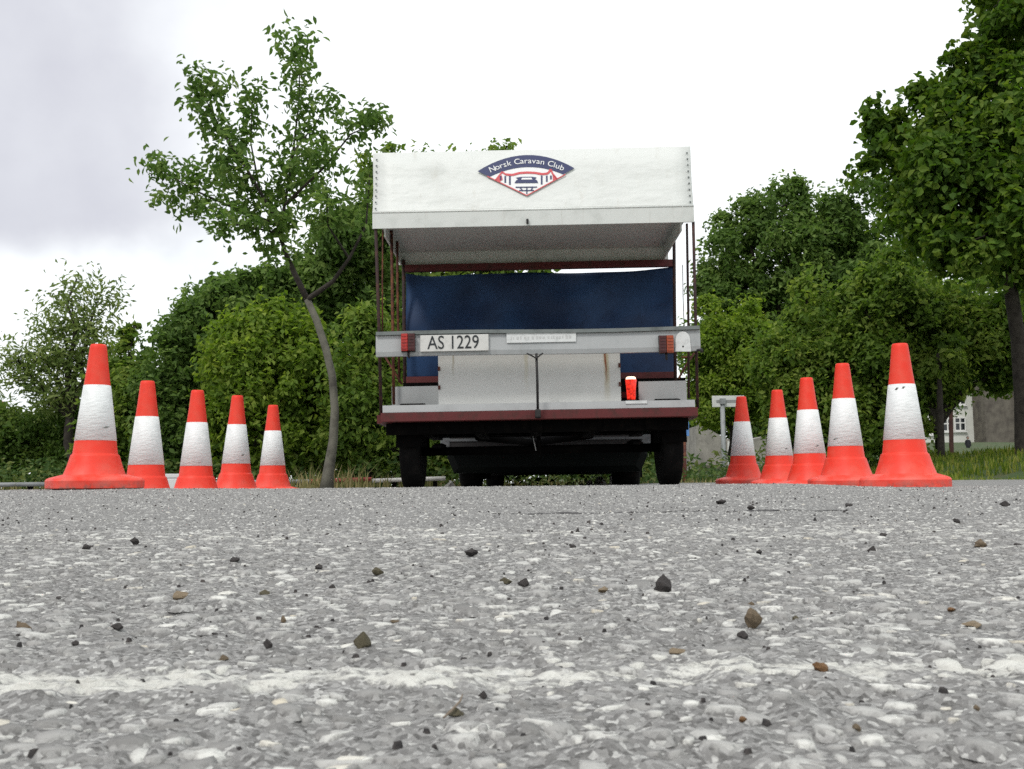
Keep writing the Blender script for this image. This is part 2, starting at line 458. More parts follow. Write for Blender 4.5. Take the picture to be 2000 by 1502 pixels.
M['leaf_light'] = leaf_mat('light_leaf', (0.059, 0.116, 0.018), (0.160, 0.248, 0.036), (0.315, 0.390, 0.075), 0.50)
M['leaf_mid'] = leaf_mat('mid_leaf', (0.050, 0.102, 0.019), (0.137, 0.219, 0.039), (0.270, 0.336, 0.072), 0.48)
M['leaf_maple'] = leaf_mat('maple_leaf', (0.028, 0.064, 0.010), (0.080, 0.152, 0.021), (0.185, 0.254, 0.042), 0.42)
M['leaf_pale'] = leaf_mat('pale_leaf', (0.078, 0.127, 0.036), (0.170, 0.235, 0.068), (0.312, 0.356, 0.130), 0.44)
M['leaf_hedge'] = leaf_mat('hedge_leaf', (0.043, 0.086, 0.018), (0.097, 0.165, 0.034), (0.170, 0.229, 0.055), 0.44)
M['harl'] = worn('grey_rendered_stone', (.34, .325, .29), (.22, .21, .19), .9, 2.2, (.35, .7), bump=.5)
M['stonewall'] = worn('brown_stone_wall', (.15, .135, .11), (.08, .07, .06), .9, 1.6, (.35, .7), bump=.6)
M['housewall'] = worn('white_house_wall', (.66, .665, .61), (.54, .545, .50), .8, .7)
M['frame'] = m_plain('white_frame', (.72, .72, .69), .5)
M['slate'] = worn('slate_roof', (.10, .105, .11), (.06, .062, .066), .7, 1.5)
M['tilered'] = worn('red_roof_tiles', (.36, .085, .06), (.24, .06, .045), .8, 1.5)
M['signwhite'] = worn('sign_white', (.62, .63, .61), (.50, .51, .49), .5, 6)
M['signgrey'] = m_plain('sign_grey_print', (.27, .275, .27), .6)
M['polegrey'] = worn('pole_grey', (.30, .32, .32), (.2, .21, .21), .5, 10)
M['bluesign'] = worn('blue_sign', (.10, .24, .52), (.075, .18, .42), .5, 5)
M['railgrey'] = worn('rail_grey', (.27, .28, .28), (.17, .18, .18), .6, 5)
M['railred'] = worn('rail_red', (.32, .05, .05), (.20, .045, .04), .6, 5)
M['railwhite'] = worn('rail_white', (.62, .60, .56), (.48, .46, .42), .6, 5)
M['block'] = worn('white_block', (.66, .66, .65), (.52, .52, .51), .6, 4)
M['boulder'] = worn('pale_boulder', (.34, .33, .31), (.19, .185, .17), .9, 5, bump=.6)
M['cloth'] = worn('dark_clothes', (.018, .019, .024), (.03, .03, .035), .9, 8)
M['skin'] = m_plain('skin', (.42, .26, .20), .6)

# ------------------------------------------------------------------ ground
# road: one sheet, finest close to the camera where single chippings show
def build_road():
    ys = [.18]
    while ys[-1] < 14.5: ys.append(ys[-1] + max(.0024, .0068 * ys[-1]))
    ys = np.array(ys); nx = 500
    u = np.linspace(-1, 1, nx)
    half = .42 + .78 * ys
    X = half[:, None] * u[None, :]; Y = np.repeat(ys[:, None], nx, 1)
    Z = road_z(X, Y)
    V = np.stack([X, Y, Z], -1).reshape(-1, 3)
    i = np.arange(len(ys) - 1)[:, None] * nx + np.arange(nx - 1)[None, :]
    q = np.stack([i, i + 1, i + nx + 1, i + nx], -1).reshape(-1, 4)
    return tag(mesh_obj('road', np_mesh('road', V, quads=q, smooth=True), M['road']), kind='structure')
road = build_road()

def build_land():
    xs = np.concatenate([np.linspace(-900, -60, 22), np.linspace(-55, 70, 90), np.linspace(80, 900, 20)])
    ys = np.concatenate([np.linspace(-300, -4, 10), np.linspace(-2, 100, 80), np.linspace(110, 1500, 24)])
    X, Y = np.meshgrid(xs, ys); Z = land_z(X, Y)
    V = np.stack([X, Y, Z], -1).reshape(-1, 3); nx = len(xs)
    i = np.arange(len(ys) - 1)[:, None] * nx + np.arange(nx - 1)[None, :]
    q = np.stack([i, i + 1, i + nx + 1, i + nx], -1).reshape(-1, 4)
    return tag(mesh_obj('ground', np_mesh('ground', V, quads=q, smooth=True), M['land']), kind='structure')
build_land()

# chippings bedded in the tarmac
def dome_arrays(x, y, r, h, sides, ang, squash, jitter=.26, two=True, sink=.0034):
    n = len(x)
    k = np.arange(sides) * 2 * np.pi / sides
    a = k[None, :] + ang[:, None]
    j1 = 1 + (rng.random((n, sides)) - .5) * 2 * jitter
    lx = np.cos(k)[None, :] * r[:, None] * j1; ly = np.sin(k)[None, :] * r[:, None] * j1 * squash[:, None]
    ca, sa = np.cos(ang)[:, None], np.sin(ang)[:, None]
    ox, oy = lx * ca - ly * sa, lx * sa + ly * ca
    z0 = road_z(x, y)
    tx, ty = (rng.random((n, 1)) - .5) * .28, (rng.random((n, 1)) - .5) * .28
    parts = []
    outer = np.stack([x[:, None] + ox, y[:, None] + oy, z0[:, None] - sink + 0 * ox], -1)
    parts.append(outer)
    f = .66 if two else .0
    if two:
        inner = np.stack([x[:, None] + ox * f, y[:, None] + oy * f, z0[:, None] + h[:, None] * (.8 + .3 * rng.random((n, sides))) + ox * f * tx + oy * f * ty], -1)
        parts.append(inner)
    top = np.stack([x, y, z0 + h * 1.08], -1)[:, None, :]
    parts.append(top)
    V = np.concatenate(parts, 1)
    m = V.shape[1]; base = (np.arange(n) * m)[:, None]
    s = np.arange(sides); s1 = (s + 1) % sides
    quads = None
    if two:
        quads = (base[:, :, None] + np.stack([s, s1, s1 + sides, s + sides], -1)[None]).reshape(-1, 4)
        t = np.stack([s + sides, s1 + sides, np.full(sides, 2 * sides)], -1)
    else:
        t = np.stack([s, s1, np.full(sides, sides)], -1)
    tris = (base[:, :, None] + t[None]).reshape(-1, 3)
    return V.reshape(-1, 3), quads, tris, m

def rim_values(n, sides, two):
    row = [1.0] * sides + ([.30] * sides if two else []) + [.05]
    return np.tile(np.array(row), n)

def fan_points(n, y0, y1, power=1.0, margin=1.25):
    """Random points over the part of the road the lens could see, a step to either side included; even density times 1/y**(power-1)."""
    u = rng.random(n)
    e = 2 - (power - 1)
    y = (u * (y1 ** e - y0 ** e) + y0 ** e) ** (1 / e)
    x = (rng.random(n) * 2 - 1) * (.30 + .55 * y * margin)
    return x, y

LINES = [(.580, .036, -.012), (1.66, .060, .0)]         # centre distance, half width, slope of the two worn painted lines
def line_mask(x, y, k):
    c, w, s = LINES[k]
    d = np.abs(y - (c - s * x * 2.0 + .010 * (vnoise(x / .09, y * 0, 21 + k) - .5)))
    return d < w * (.80 + .45 * vnoise(x / .02, y / .02, 23 + k))

def build_chippings():
    # near, domed stones
    x, y = fan_points(15000, .30, 1.9, 1.3)
    r = (.0036 + .0105 * rng.random(len(x)) ** 2.0)
    big = rng.random(len(x)) < .04
    r = np.where(big, r * 1.4, r)
    h = (.0005 + .0016 * rng.random(len(x)) ** 1.4) * (.6 + .5 * r / .012)
    rnd = np.clip(rng.beta(1.6, 1.5, len(x)), 0, 1)
    ang = rng.random(len(x)) * 6.28; sq = .45 + .45 * rng.random(len(x))
    on = line_mask(x, y, 0) & (rng.random(len(x)) < .85)
    on |= line_mask(x, y, 1) & (rng.random(len(x)) < .45)
    near = ~on
    # the 300 that show largest are stones of their own, bedded in the road
    size = r / y * (h / y + .1 * r / y ** 2 * .1)
    vis = near & (np.abs(x) < y * .487) & (y > .395)
    score = np.where(vis, (r / y) ** 2 * (.05 + .11 / y), 0)
    order = np.argsort(-score)[:300]
    solo = np.zeros(len(x), bool); solo[order] = True
    rest = near & ~solo
    V, q, t, m = dome_arrays(x[rest], y[rest], r[rest], h[rest], 8, ang[rest], sq[rest])
    R = np.repeat(rnd[rest], m)
    # farther, simpler stones
    x2, y2 = fan_points(44000, 1.7, 6.2, 1.9, 1.1)
    r2 = .0050 + .0120 * rng.random(len(x2)) ** 1.8
    h2 = (.0005 + .0024 * rng.random(len(x2)) ** 1.4)
    rnd2 = np.clip(rng.beta(1.5, 1.5, len(x2)), 0, 1)
    V2, _, t2, m2 = dome_arrays(x2, y2, r2, h2, 6, rng.random(len(x2)) * 6.28, .55 + .4 * rng.random(len(x2)), two=False)
    me = np_mesh('chippings', np.concatenate([V, V2]), quads=q, tris=np.concatenate([t, t2 + len(V)]), rnd=np.concatenate([R, np.repeat(rnd2, m2)]), smooth=True, rim=np.concatenate([rim_values(rest.sum(), 8, True), rim_values(len(x2), 6, False)]))
    tag(mesh_obj('chippings', me, M['stone'], road), kind='stuff')
    for i in order:
        s = slice(i, i + 1)
        Vi, qi, ti, mi = dome_arrays(x[s], y[s], r[s], h[s], 8, ang[s], sq[s])
        c = np.array([x[i], y[i], 0.0])
        mei = np_mesh('stone', Vi - c, quads=qi, tris=ti, rnd=np.repeat(rnd[s], mi), smooth=True, rim=rim_values(1, 8, True))
        o = mesh_obj('stone', mei, M['stone'], road); o.location = c
    return x[on], y[on], r[on], h[on]
px_, py_, pr_, ph_ = build_chippings()

def build_lines():
    for k, (c, w, s) in enumerate(LINES):
        st = .0022 if k == 0 else .006
        hw = .62 if k == 0 else 1.75
        w2 = w * 1.7
        nx, ny = int(2 * hw / st), int(2 * w2 / st)
        X, D = np.meshgrid(np.linspace(-hw, hw, nx), np.linspace(-w2, w2, ny)); Y = c - s * X * 2 + D
        edge = np.abs(D + .014 * (vnoise(X / .04, Y / .04, 34) - .5)) / w
        wear = (.50 if k == 0 else .34) + .40 * (vnoise(X / .022, Y / .010, 31) - .5) + .24 * (vnoise(X / .12, Y / .05, 32) - .5) - 1.1 * np.clip(edge - .62, 0, None)
        Z = road_z(X, Y) + .0006 - .0030 * np.clip(edge - 1.25, 0, None)
        i = np.arange(ny - 1)[:, None] * nx + np.arange(nx - 1)[None, :]
        q = np.stack([i, i + 1, i + nx + 1, i + nx], -1).reshape(-1, 4)
        V = np.stack([X, Y, Z], -1).reshape(-1, 3)
        sel = (np.abs(py_ - c) < w + .06)
        Vd, qd, td, m = dome_arrays(px_[sel], py_[sel], pr_[sel], ph_[sel], 8, rng.random(sel.sum()) * 6, .55 + .4 * rng.random(sel.sum()))
        wd = np.tile(np.array([.25] * 8 + [.62] * 8 + [.72]), sel.sum()) + np.repeat(.35 * (rng.random(sel.sum()) - .5), m)
        me = np_mesh('road_marking', np.concatenate([V, Vd]), quads=np.concatenate([q, qd + len(V)]), tris=td + len(V), smooth=True, wear=np.concatenate([wear.ravel(), wd]))
        tag(mesh_obj('road_marking', me, M['paint']), kind='structure')
build_lines()
# a dark tar joint across the road
def build_seam():
    u = np.linspace(-.05, .75, 220); ys = 2.42 + .015 * (vnoise(u / .1, u * 0, 41) - .5)
    V = []
    for s in (-.010, .010):
        w = s * (.4 + .9 * vnoise(u / .05, u * 0, 43))
        V.append(np.stack([u, ys + w, road_z(u, ys + w) + .0012], -1))
    V = np.concatenate(V); n = len(u); i = np.arange(n - 1)
    tag(mesh_obj('tar_joint', np_mesh('tar_joint', V, quads=np.stack([i, i + 1, i + n + 1, i + n], -1)), M['tar']), kind='structure')
build_seam()

# loose stones
def rock_mesh(seed, rough=.75, sub=2):
    r = random.Random(seed)
    bm = bmesh.new(); bmesh.ops.create_icosphere(bm, subdivisions=sub, radius=1)
    planes = [(Vector((r.uniform(-1, 1), r.uniform(-1, 1), r.uniform(-1, 1))).normalized(), r.uniform(.35, .85)) for _ in range(13)]
    for v in bm.verts:
        for n, d in planes:
            e = v.co.dot(n)
            if e > d: v.co -= n * (e - d)
        v.co *= 1 + r.uniform(-rough, rough) * .25
    lo = min(v.co.z for v in bm.verts); hi = max(v.co.z for v in bm.verts); wx = max(abs(v.co.x) for v in bm.verts)
    for v in bm.verts: v.co.z = (v.co.z - lo) / (hi - lo); v.co.x *= .5 / wx; v.co.y *= .5 / wx
    me = bpy.data.meshes.new('pebble'); bm.to_mesh(me); bm.free(); return me
def pebble_mat(name, a, b): return worn(name, a, b, .85, 120, (.4, .65), bump=.5)
PM = {'brown': pebble_mat('brown_pebble', (.21, .16, .105), (.09, .07, .045)), 'dark': pebble_mat('dark_pebble', (.030, .028, .028), (.085, .075, .07)),
      'tan': pebble_mat('tan_pebble', (.30, .24, .16), (.15, .11, .07)), 'olive': pebble_mat('olive_pebble', (.13, .115, .07), (.05, .045, .03)),
      'orange': pebble_mat('rusty_pebble', (.26, .14, .06), (.10, .06, .035))}
GR = 'small dark stones loose on the tarmac'
SMALL = 'small dark loose stone lying on the coarse grey tarmac'
PEB = [(1472, 1232, 40, 40, 'brown', 'largest loose stone, upright brown lump behind the painted line'),
       (1451, 1250, 22, 16, 'dark', 'small dark stone just in front of the largest brown loose stone'),
       (1298, 1163, 40, 34, 'dark', 'jagged black lump lying alone on the tarmac below the trailer'),
       (703, 1278, 40, 34, 'olive', 'angular olive brown stone standing just behind the painted line'),
       (520, 1272, 24, 20, 'dark', None), (38, 1230, 42, 22, 'brown', 'flat reddish brown stone on the tarmac at the left margin of view'),
       (350, 1180, 30, 20, 'tan', 'pale tan stone on the tarmac below the third cone of the left row'), (260, 1070, 20, 18, 'dark', None), (165, 1079, 20, 15, 'dark', None),
       (225, 1237, 22, 13, 'dark', None), (146, 1260, 16, 11, 'dark', None), (432, 1285, 22, 13, 'brown', None), (552, 1214, 18, 14, 'brown', None),
       (418, 1243, 15, 9, 'dark', None), (457, 1105, 20, 12, 'dark', None), (920, 1086, 28, 18, 'dark', 'dark stone below the middle of the trailer, halfway across the tarmac'),
       (735, 1131, 28, 18, 'olive', None), (648, 1155, 14, 13, 'dark', None), (622, 1117, 18, 11, 'dark', None), (942, 1357, 20, 16, 'dark', None),
       (150, 1338, 14, 11, 'dark', None), (1605, 1333, 40, 22, 'orange', 'rusty orange brown stone on the near side of the painted line'),
       (1325, 1287, 32, 14, 'tan', None), (1180, 1156, 24, 15, 'tan', None), (1860, 1197, 20, 9, 'orange', None), (1903, 1227, 36, 13, 'tan', None),
       (1920, 1072, 28, 17, 'brown', None), (1705, 1086, 20, 15, 'dark', None), (1965, 990, 24, 13, 'dark', None), (1870, 1027, 18, 11, 'dark', None),
       (1727, 1050, 15, 11, 'dark', None), (1484, 1078, 13, 12, 'dark', None), (1452, 1427, 20, 13, 'orange', None), (1676, 1437, 18, 13, 'brown', None),
       (1556, 1213, 18, 11, 'olive', None), (1128, 1041, 9, 14, 'dark', None), (1467, 1177, 18, 12, 'brown', None), (1118, 1074, 16, 10, 'dark', None),
       (1990, 1068, 14, 12, 'dark', None), (1410, 986, 22, 10, 'dark', None), (1467, 998, 18, 9, 'dark', None), (1910, 1402, 16, 11, 'brown', None),
       (516, 1155, 26, 14, 'olive', None), (1022, 1143, 26, 15, 'dark', None), (985, 1135, 30, 14, 'olive', None), (770, 1222, 26, 9, 'brown', None), (1660, 990, 14, 8, 'dark', None)]
SMALL_LABELS = ['black stone just left of the angular olive brown stone', 'right one of two black stones lying near the nearest left cone', 'left one of two black stones lying near the nearest left cone', 'dark stone right of the flat reddish brown stone at the left margin', 'tiny dark stone nearer and right of the flat reddish brown stone', 'brown stone left of the black stone beside the angular olive one', 'brown stone directly behind the black stone beside the angular olive one', 'tiny dark stone between the pale tan stone and the angular olive stone', 'dark stone straight below the fourth cone of the left row', 'olive stone left of and below the dark stone under the trailer middle', 'tiny dark stone below the farthest cone of the left row, the nearer of two', 'tiny dark stone below the farthest cone of the left row, the farther of two', "dark stone alone on the painted line's near edge at the middle of view", 'tiny dark stone on the near side of the painted line at far left', 'flat tan stone on the far edge of the painted line right of middle', 'tan stone left of the jagged black lump', 'flat rusty stone right of the largest brown loose stone', 'flat tan stone nearer than the flat rusty stone at far right', 'brown stone below and right of the nearest right cone', 'dark stone below the second right cone, midway down the tarmac', 'dark stone right of the nearest right cone base, close to the grass', 'dark stone just below the right edge of the nearest right cone', 'small dark stone just below the left edge of the nearest right cone', 'small dark stone below the farthest right cone, midway down the tarmac', 'rusty stone nearest the bottom edge of view, right of middle', 'brown stone at the bottom of view right of the nearest rusty stone', 'olive stone between the largest brown stone and the right margin', 'small upright dark splinter standing on the tarmac under the trailer', 'brown stone directly behind the largest brown loose stone', "dark stone below the trailer's white cabinet, right of the middle dark stone", 'dark stone at the right margin midway down the tarmac', 'flat dark stone just in front of the farthest right cone', 'tiny dark stone in front of the fourth right cone', 'brown stone at the bottom right below the painted line', 'olive stone behind the brown stone left of middle', 'dark stone between trailer middle and the jagged black lump', 'long olive stone left of the dark one between trailer and jagged lump', 'flat brown sliver right of the angular olive brown stone', 'tiny flat dark stone in front of the second right cone']
small_iter = iter(SMALL_LABELS)
rocks = [rock_mesh(100 + i) for i in range(8)]
for i, (px, py, w, h, c, lab) in enumerate(PEB):
    p = ground_hit(px, py)
    o = bpy.data.objects.new('pebble', rocks[i % 8].copy() if lab else rocks[i % 8])
    if c and True:
        o.data = rocks[i % 8].copy(); o.data.materials.clear(); o.data.materials.append(PM[c])
    link(o); sx = w * p.y / F_PX; sz = h * p.y / F_PX
    o.location = (p.x, p.y + sx * .3, float(road_z(p.x, p.y + sx * .3)) - sz * .12)
    o.scale = (sx, sx * random.uniform(.7, 1.0), sz * 1.1); o.rotation_euler = (0, 0, random.uniform(-.6, .6))
    tag(o, lab or next(small_iter), 'pebble', None if lab else GR)
# a dry twig with a curled scrap of leaf
tp = ground_hit(885, 1402)
tw = thing('twig', 'dry twig with a curled leaf scrap lying on the near tarmac', 'twig', tp)
MB().tube([(-.004, -.004, .001), (-.001, .0, .003), (.003, .004, .0065), (.004, .007, .009)], [.0005, .0006, .0005, .0003], 6).build('stalk', M['wood'], tw)
lf = rock_mesh(300); lf.materials.append(PM['olive']); o = mesh_obj('curled_leaf', lf, None, tw); o.scale = (.011, .009, .0045); o.location = (.002, .004, -.0006)

# dark grit scattered thinly over the whole road
def build_grit():
    x, y = fan_points(3600, .35, 6.0, 1.9, 1.1)
    r = .0008 + .0018 * rng.random(len(x)) ** 2
    r = np.where(y > 1.5, r * 1.5, r)
    V, q, t, m = dome_arrays(x, y, r, r * (.6 + .7 * rng.random(len(x))), 5, rng.random(len(x)) * 6, .7 + .3 * rng.random(len(x)), .3, True, .0003)
    o = mesh_obj('loose_grit', np_mesh('loose_grit', V, quads=q, tris=t), PM['dark'])
    tag(o, 'dark grit scattered thinly over the grey tarmac', 'grit', kind='stuff')
build_grit()

# ------------------------------------------------------------------ foliage tools
def leaves_mesh(name, C, out, L, Wd, rnd, droop=.35, fold=.18, upbias=.45, detailed=False):
    """C centres, out outward vectors, L lengths, Wd widths: a bent leaf for every centre."""
    n = len(C)
    N = out * .75 + rng.normal(0, .75, (n, 3)); N[:, 2] += upbias
    N /= np.linalg.norm(N, axis=1)[:, None] + 1e-9
    D = rng.normal(0, 1, (n, 3)) + out * .8; D[:, 2] -= droop
    D -= N * (D * N).sum(1)[:, None]; D /= np.linalg.norm(D, axis=1)[:, None] + 1e-9
    B = np.cross(N, D)
    L = L[:, None]; Wd = Wd[:, None]
    if detailed:
        pts = [C - D * L * .5, C - D * L * .12 + B * Wd * .5 + N * Wd * fold, C + D * L * .22 + B * Wd * .38 + N * (Wd * fold - L * .04),
               C + D * L * .5 - N * L * .14, C + D * L * .22 - B * Wd * .38 + N * (Wd * fold - L * .04), C - D * L * .12 - B * Wd * .5 + N * Wd * fold]
        V = np.stack(pts, 1); b = (np.arange(n) * 6)[:, None]
        q = np.concatenate([b + np.array([[0, 1, 2, 3]]), b + np.array([[0, 3, 4, 5]])]); m = 6
    else:
        pts = [C - D * L * .5, C + B * Wd * .5 + N * Wd * fold, C + D * L * .5 - N * L * .12, C - B * Wd * .5 + N * Wd * fold]
        V = np.stack(pts, 1); b = (np.arange(n) * 4)[:, None]
        q = None; m = 4
        t = np.concatenate([b + np.array([[0, 1, 2]]), b + np.array([[0, 2, 3]])])
    R = np.repeat(rnd, m)
    return np_mesh(name, V.reshape(-1, 3), quads=q if detailed else None, tris=None if detailed else t, rnd=R)

def crown_points(blobs, n, per=26, clump=.30, shell=(.55, 1.05)):
    """Leaves on many small rounded lobes set over each blob (centre, radii), with a few sprigs standing out."""
    area = np.array([(b[1][0] * b[1][2]) for b in blobs]); pr = area / area.sum()
    # lobes
    lob_c, lob_r, lob_d = [], [], []
    for (c, rad), p in zip(blobs, pr):
        rad = np.array(rad); m = (rad[0] * rad[2]) ** .5
        k = int(np.clip(5.0 * m * m / clump ** 2 * .55, 4, 90))
        d = rng.normal(0, 1, (k, 3)); d /= np.linalg.norm(d, axis=1)[:, None]
        rr = shell[0] + (shell[1] - shell[0]) * rng.random(k) ** .5
        rr = np.where(rng.random(k) < .30, rr + .30 * rng.random(k), rr)
        lob_c.append(np.array(tuple(c)) + d * np.maximum(rad - clump * .35, .08) * rr[:, None]); lob_d.append(d)
        lob_r.append(np.minimum(clump * (.40 + .95 * rng.random(k)), m * .75))
    lob_c = np.concatenate(lob_c); lob_r = np.concatenate(lob_r); lob_d = np.concatenate(lob_d)
    w = lob_r ** 2; w /= w.sum()
    nl = rng.multinomial(n, w); idx = np.repeat(np.arange(len(lob_c)), nl)
    e = rng.normal(0, 1, (len(idx), 3)) + .55 * lob_d[idx]; e[:, 2] += .25
    e /= np.linalg.norm(e, axis=1)[:, None]
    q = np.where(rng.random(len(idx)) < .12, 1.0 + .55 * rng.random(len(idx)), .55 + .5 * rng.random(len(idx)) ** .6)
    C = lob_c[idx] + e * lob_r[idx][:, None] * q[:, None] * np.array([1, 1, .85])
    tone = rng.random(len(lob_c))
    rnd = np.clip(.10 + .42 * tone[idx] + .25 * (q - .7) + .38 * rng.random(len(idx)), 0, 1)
    return C, e, rnd, lob_c

def sprig_points(blobs, n, per=8, clump=.15, shell=(.1, 1.0)):
    """Loose open sprigs: short leafy shoots scattered through each blob."""
    area = np.array([(b[1][0] * b[1][2]) for b in blobs]); pr = area / area.sum()
    nc = max(1, n // per); bi = rng.choice(len(blobs), nc, p=pr)
    d = rng.normal(0, 1, (nc, 3)); d /= np.linalg.norm(d, axis=1)[:, None]
    rr = shell[0] + (shell[1] - shell[0]) * rng.random(nc) ** .55
    cc = np.array([tuple(b[0]) for b in blobs])[bi]; rad = np.array([b[1] for b in blobs])[bi]
    ctr = cc + d * rad * rr[:, None]
    k = rng.integers(max(2, int(per * .6)), int(per * 1.4) + 1, nc); idx = np.repeat(np.arange(nc), k)
    ax = d * .8 + rng.normal(0, .5, (nc, 3)); ax[:, 2] += .35; ax /= np.linalg.norm(ax, axis=1)[:, None]
    t = rng.random(len(idx)) * 1.6 - .6
    off = ax[idx] * t[:, None] * clump + rng.normal(0, .30, (len(idx), 3)) * clump
    C = ctr[idx] + off
    out = ax[idx] * .5 + off / (np.linalg.norm(off, axis=1)[:, None] + 1e-9) * .7
    rnd = np.clip(.1 + .5 * rng.random(nc)[idx] + .4 * rng.random(len(idx)), 0, 1)
    return C, out, rnd, ctr

def px_blobs(lst, Y, rng_y=.9):
    """Blobs measured in the photograph (centre x, y and radii in pixels), given depth about Y."""
    out = []
    for b in lst:
        cx, cy, rx, ry = b[:4]; dy = b[4] if len(b) > 4 else 0.0
        y = Y + dy; s = y / F_PX
        c = P(cx, cy, y)
        out.append((c, (rx * s, min(rx, ry) * s * rng_y + .2, ry * s)))
    return out

def limb(a, b, r0, r1, wig=.08, n=5):
    a, b = Vector(a), Vector(b); L = (b - a).length
    pts, rs = [], []
    for i in range(n + 1):
        t = i / n
        p = a.lerp(b, t)
        if 0 < i < n: p = p + Vector((random.uniform(-1, 1), random.uniform(-1, 1), random.uniform(-.5, .5))) * wig * L * .5
        p.z += math.sin(t * math.pi) * L * .04
        pts.append(p); rs.append(r0 + (r1 - r0) * t)
    return pts, rs

def tree(name, label, cat, base, blobs, n, leaf, mat, bark, r=.10, group=None, per=26, clump=.3, ratio=.55, forks=3, detailed=False, droop=.35, shell=(.45, 1.05), twigs=60, airy=False):
    base = Vector(base)
    t = thing(name, label, cat, base, group=group)
    if airy: C, out, rnd, ctr = sprig_points(blobs, n, per, clump, shell)
    else:
        C, out, rnd, ctr = crown_points(blobs, n, per, clump, shell)
        a2 = sprig_points(blobs, n // 5, 7, clump * .6, (.86, 1.20))
        C, out, rnd = np.concatenate([C, a2[0]]), np.concatenate([out, a2[1]]), np.concatenate([rnd, a2[2]])
    L = leaf * (.7 + .6 * rng.random(len(C)))
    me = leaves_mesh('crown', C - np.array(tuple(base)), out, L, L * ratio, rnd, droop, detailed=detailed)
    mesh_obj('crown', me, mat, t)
    mb = MB()
    mid = sum((b[0] for b in blobs), Vector()) / len(blobs)
    fork = base.lerp(Vector((mid.x, mid.y, max(mid.z, base.z + .8))), .45)
    pts, rs = limb((0, 0, -.15), fork - base, r, r * .7); mb.tube(pts, rs, 9)
    order = sorted(range(len(blobs)), key=lambda i: -blobs[i][1][0])
    for i in order[:12]:
        pts, rs = limb(fork - base, blobs[i][0] - base, r * .5, r * .15, .12); mb.tube(pts, rs, 6)
    pick = rng.choice(len(ctr), min(twigs, len(ctr)), replace=False)
    for k in pick:
        c = Vector(ctr[k]); b = min(blobs, key=lambda q: (q[0] - c).length)
        pts, rs = limb(b[0] - base, c - base, r * .12 + .006, .004, .15, 3); mb.tube(pts, rs, 4, caps=False)
    mb.build('trunk', bark, t)
    return t

# ------------------------------------------------------------------ trees on the left
# the young tree with the bent trunk: every branch follows the photograph, at one real distance
YT = 11.5
yb = P(640, 950, YT); yb.z = -.02
yt = thing('young_tree', 'young tree with a thin bent grey trunk and loose open crown', 'tree', yb)
def yp(px, py, dy=0.0): return P(px, py, YT + dy) - yb
trunk = MB()
sc_ = YT / F_PX
tpts = [(638, 955), (641, 925), (651, 860), (654, 800), (649, 735), (636, 680), (618, 625), (600, 585), (578, 540), (558, 495), (545, 455), (540, 425)]
radii = [v * sc_ for v in (14, 11, 8.8, 7.8, 7.4, 7.4, 7, 6.4, 5.6, 4.6, 3.8, 3.2)]
trunk.tube([yp(a, b) for a, b in tpts[:8]], radii[:8], 10)
trunk.build('trunk', M['bark'], yt)
trunk = MB()
trunk.tube([yp(a, b) for a, b in tpts[7:]], radii[7:], 10)
BR = [((545, 455), [(556, 400, .1), (572, 300, .2), (584, 200, .2), (586, 90, .15)], 4.5), ((540, 430), [(485, 335, -.3), (432, 255, -.45), (388, 165, -.5)], 4),
      ((543, 440), [(455, 405, .3), (380, 372, .5), (312, 330, .6)], 4), ((505, 360), [(490, 280, .2), (492, 185, .3)], 2.6), ((556, 400), [(635, 325, -.3), (685, 262, -.5), (740, 238, -.6)], 3.2),
      ((574, 295), [(618, 240, .4), (642, 200, .5)], 2.2), ((600, 585), [(650, 550, -.2), (682, 505, -.4), (715, 440, -.5), (722, 340, -.5)], 5.5), ((545, 455), [(470, 440, -.5), (420, 435, -.7)], 2.8),
      ((556, 400), [(600, 370, .5), (650, 345, .6)], 2.4), ((682, 505), [(640, 440, -.6), (640, 380, -.7)], 2.5)]
for (a, b, r0) in BR:
    dirs = [yp(*a)] + [yp(p, q, d) for p, q, d in b]
    rr = [max(r0 * (1 - .8 * i / len(b)), .8) * sc_ for i in range(len(dirs))]
    trunk.tube(dirs, rr, 6, caps=False)
trunk.build('limb', M['darkbark'], yt)
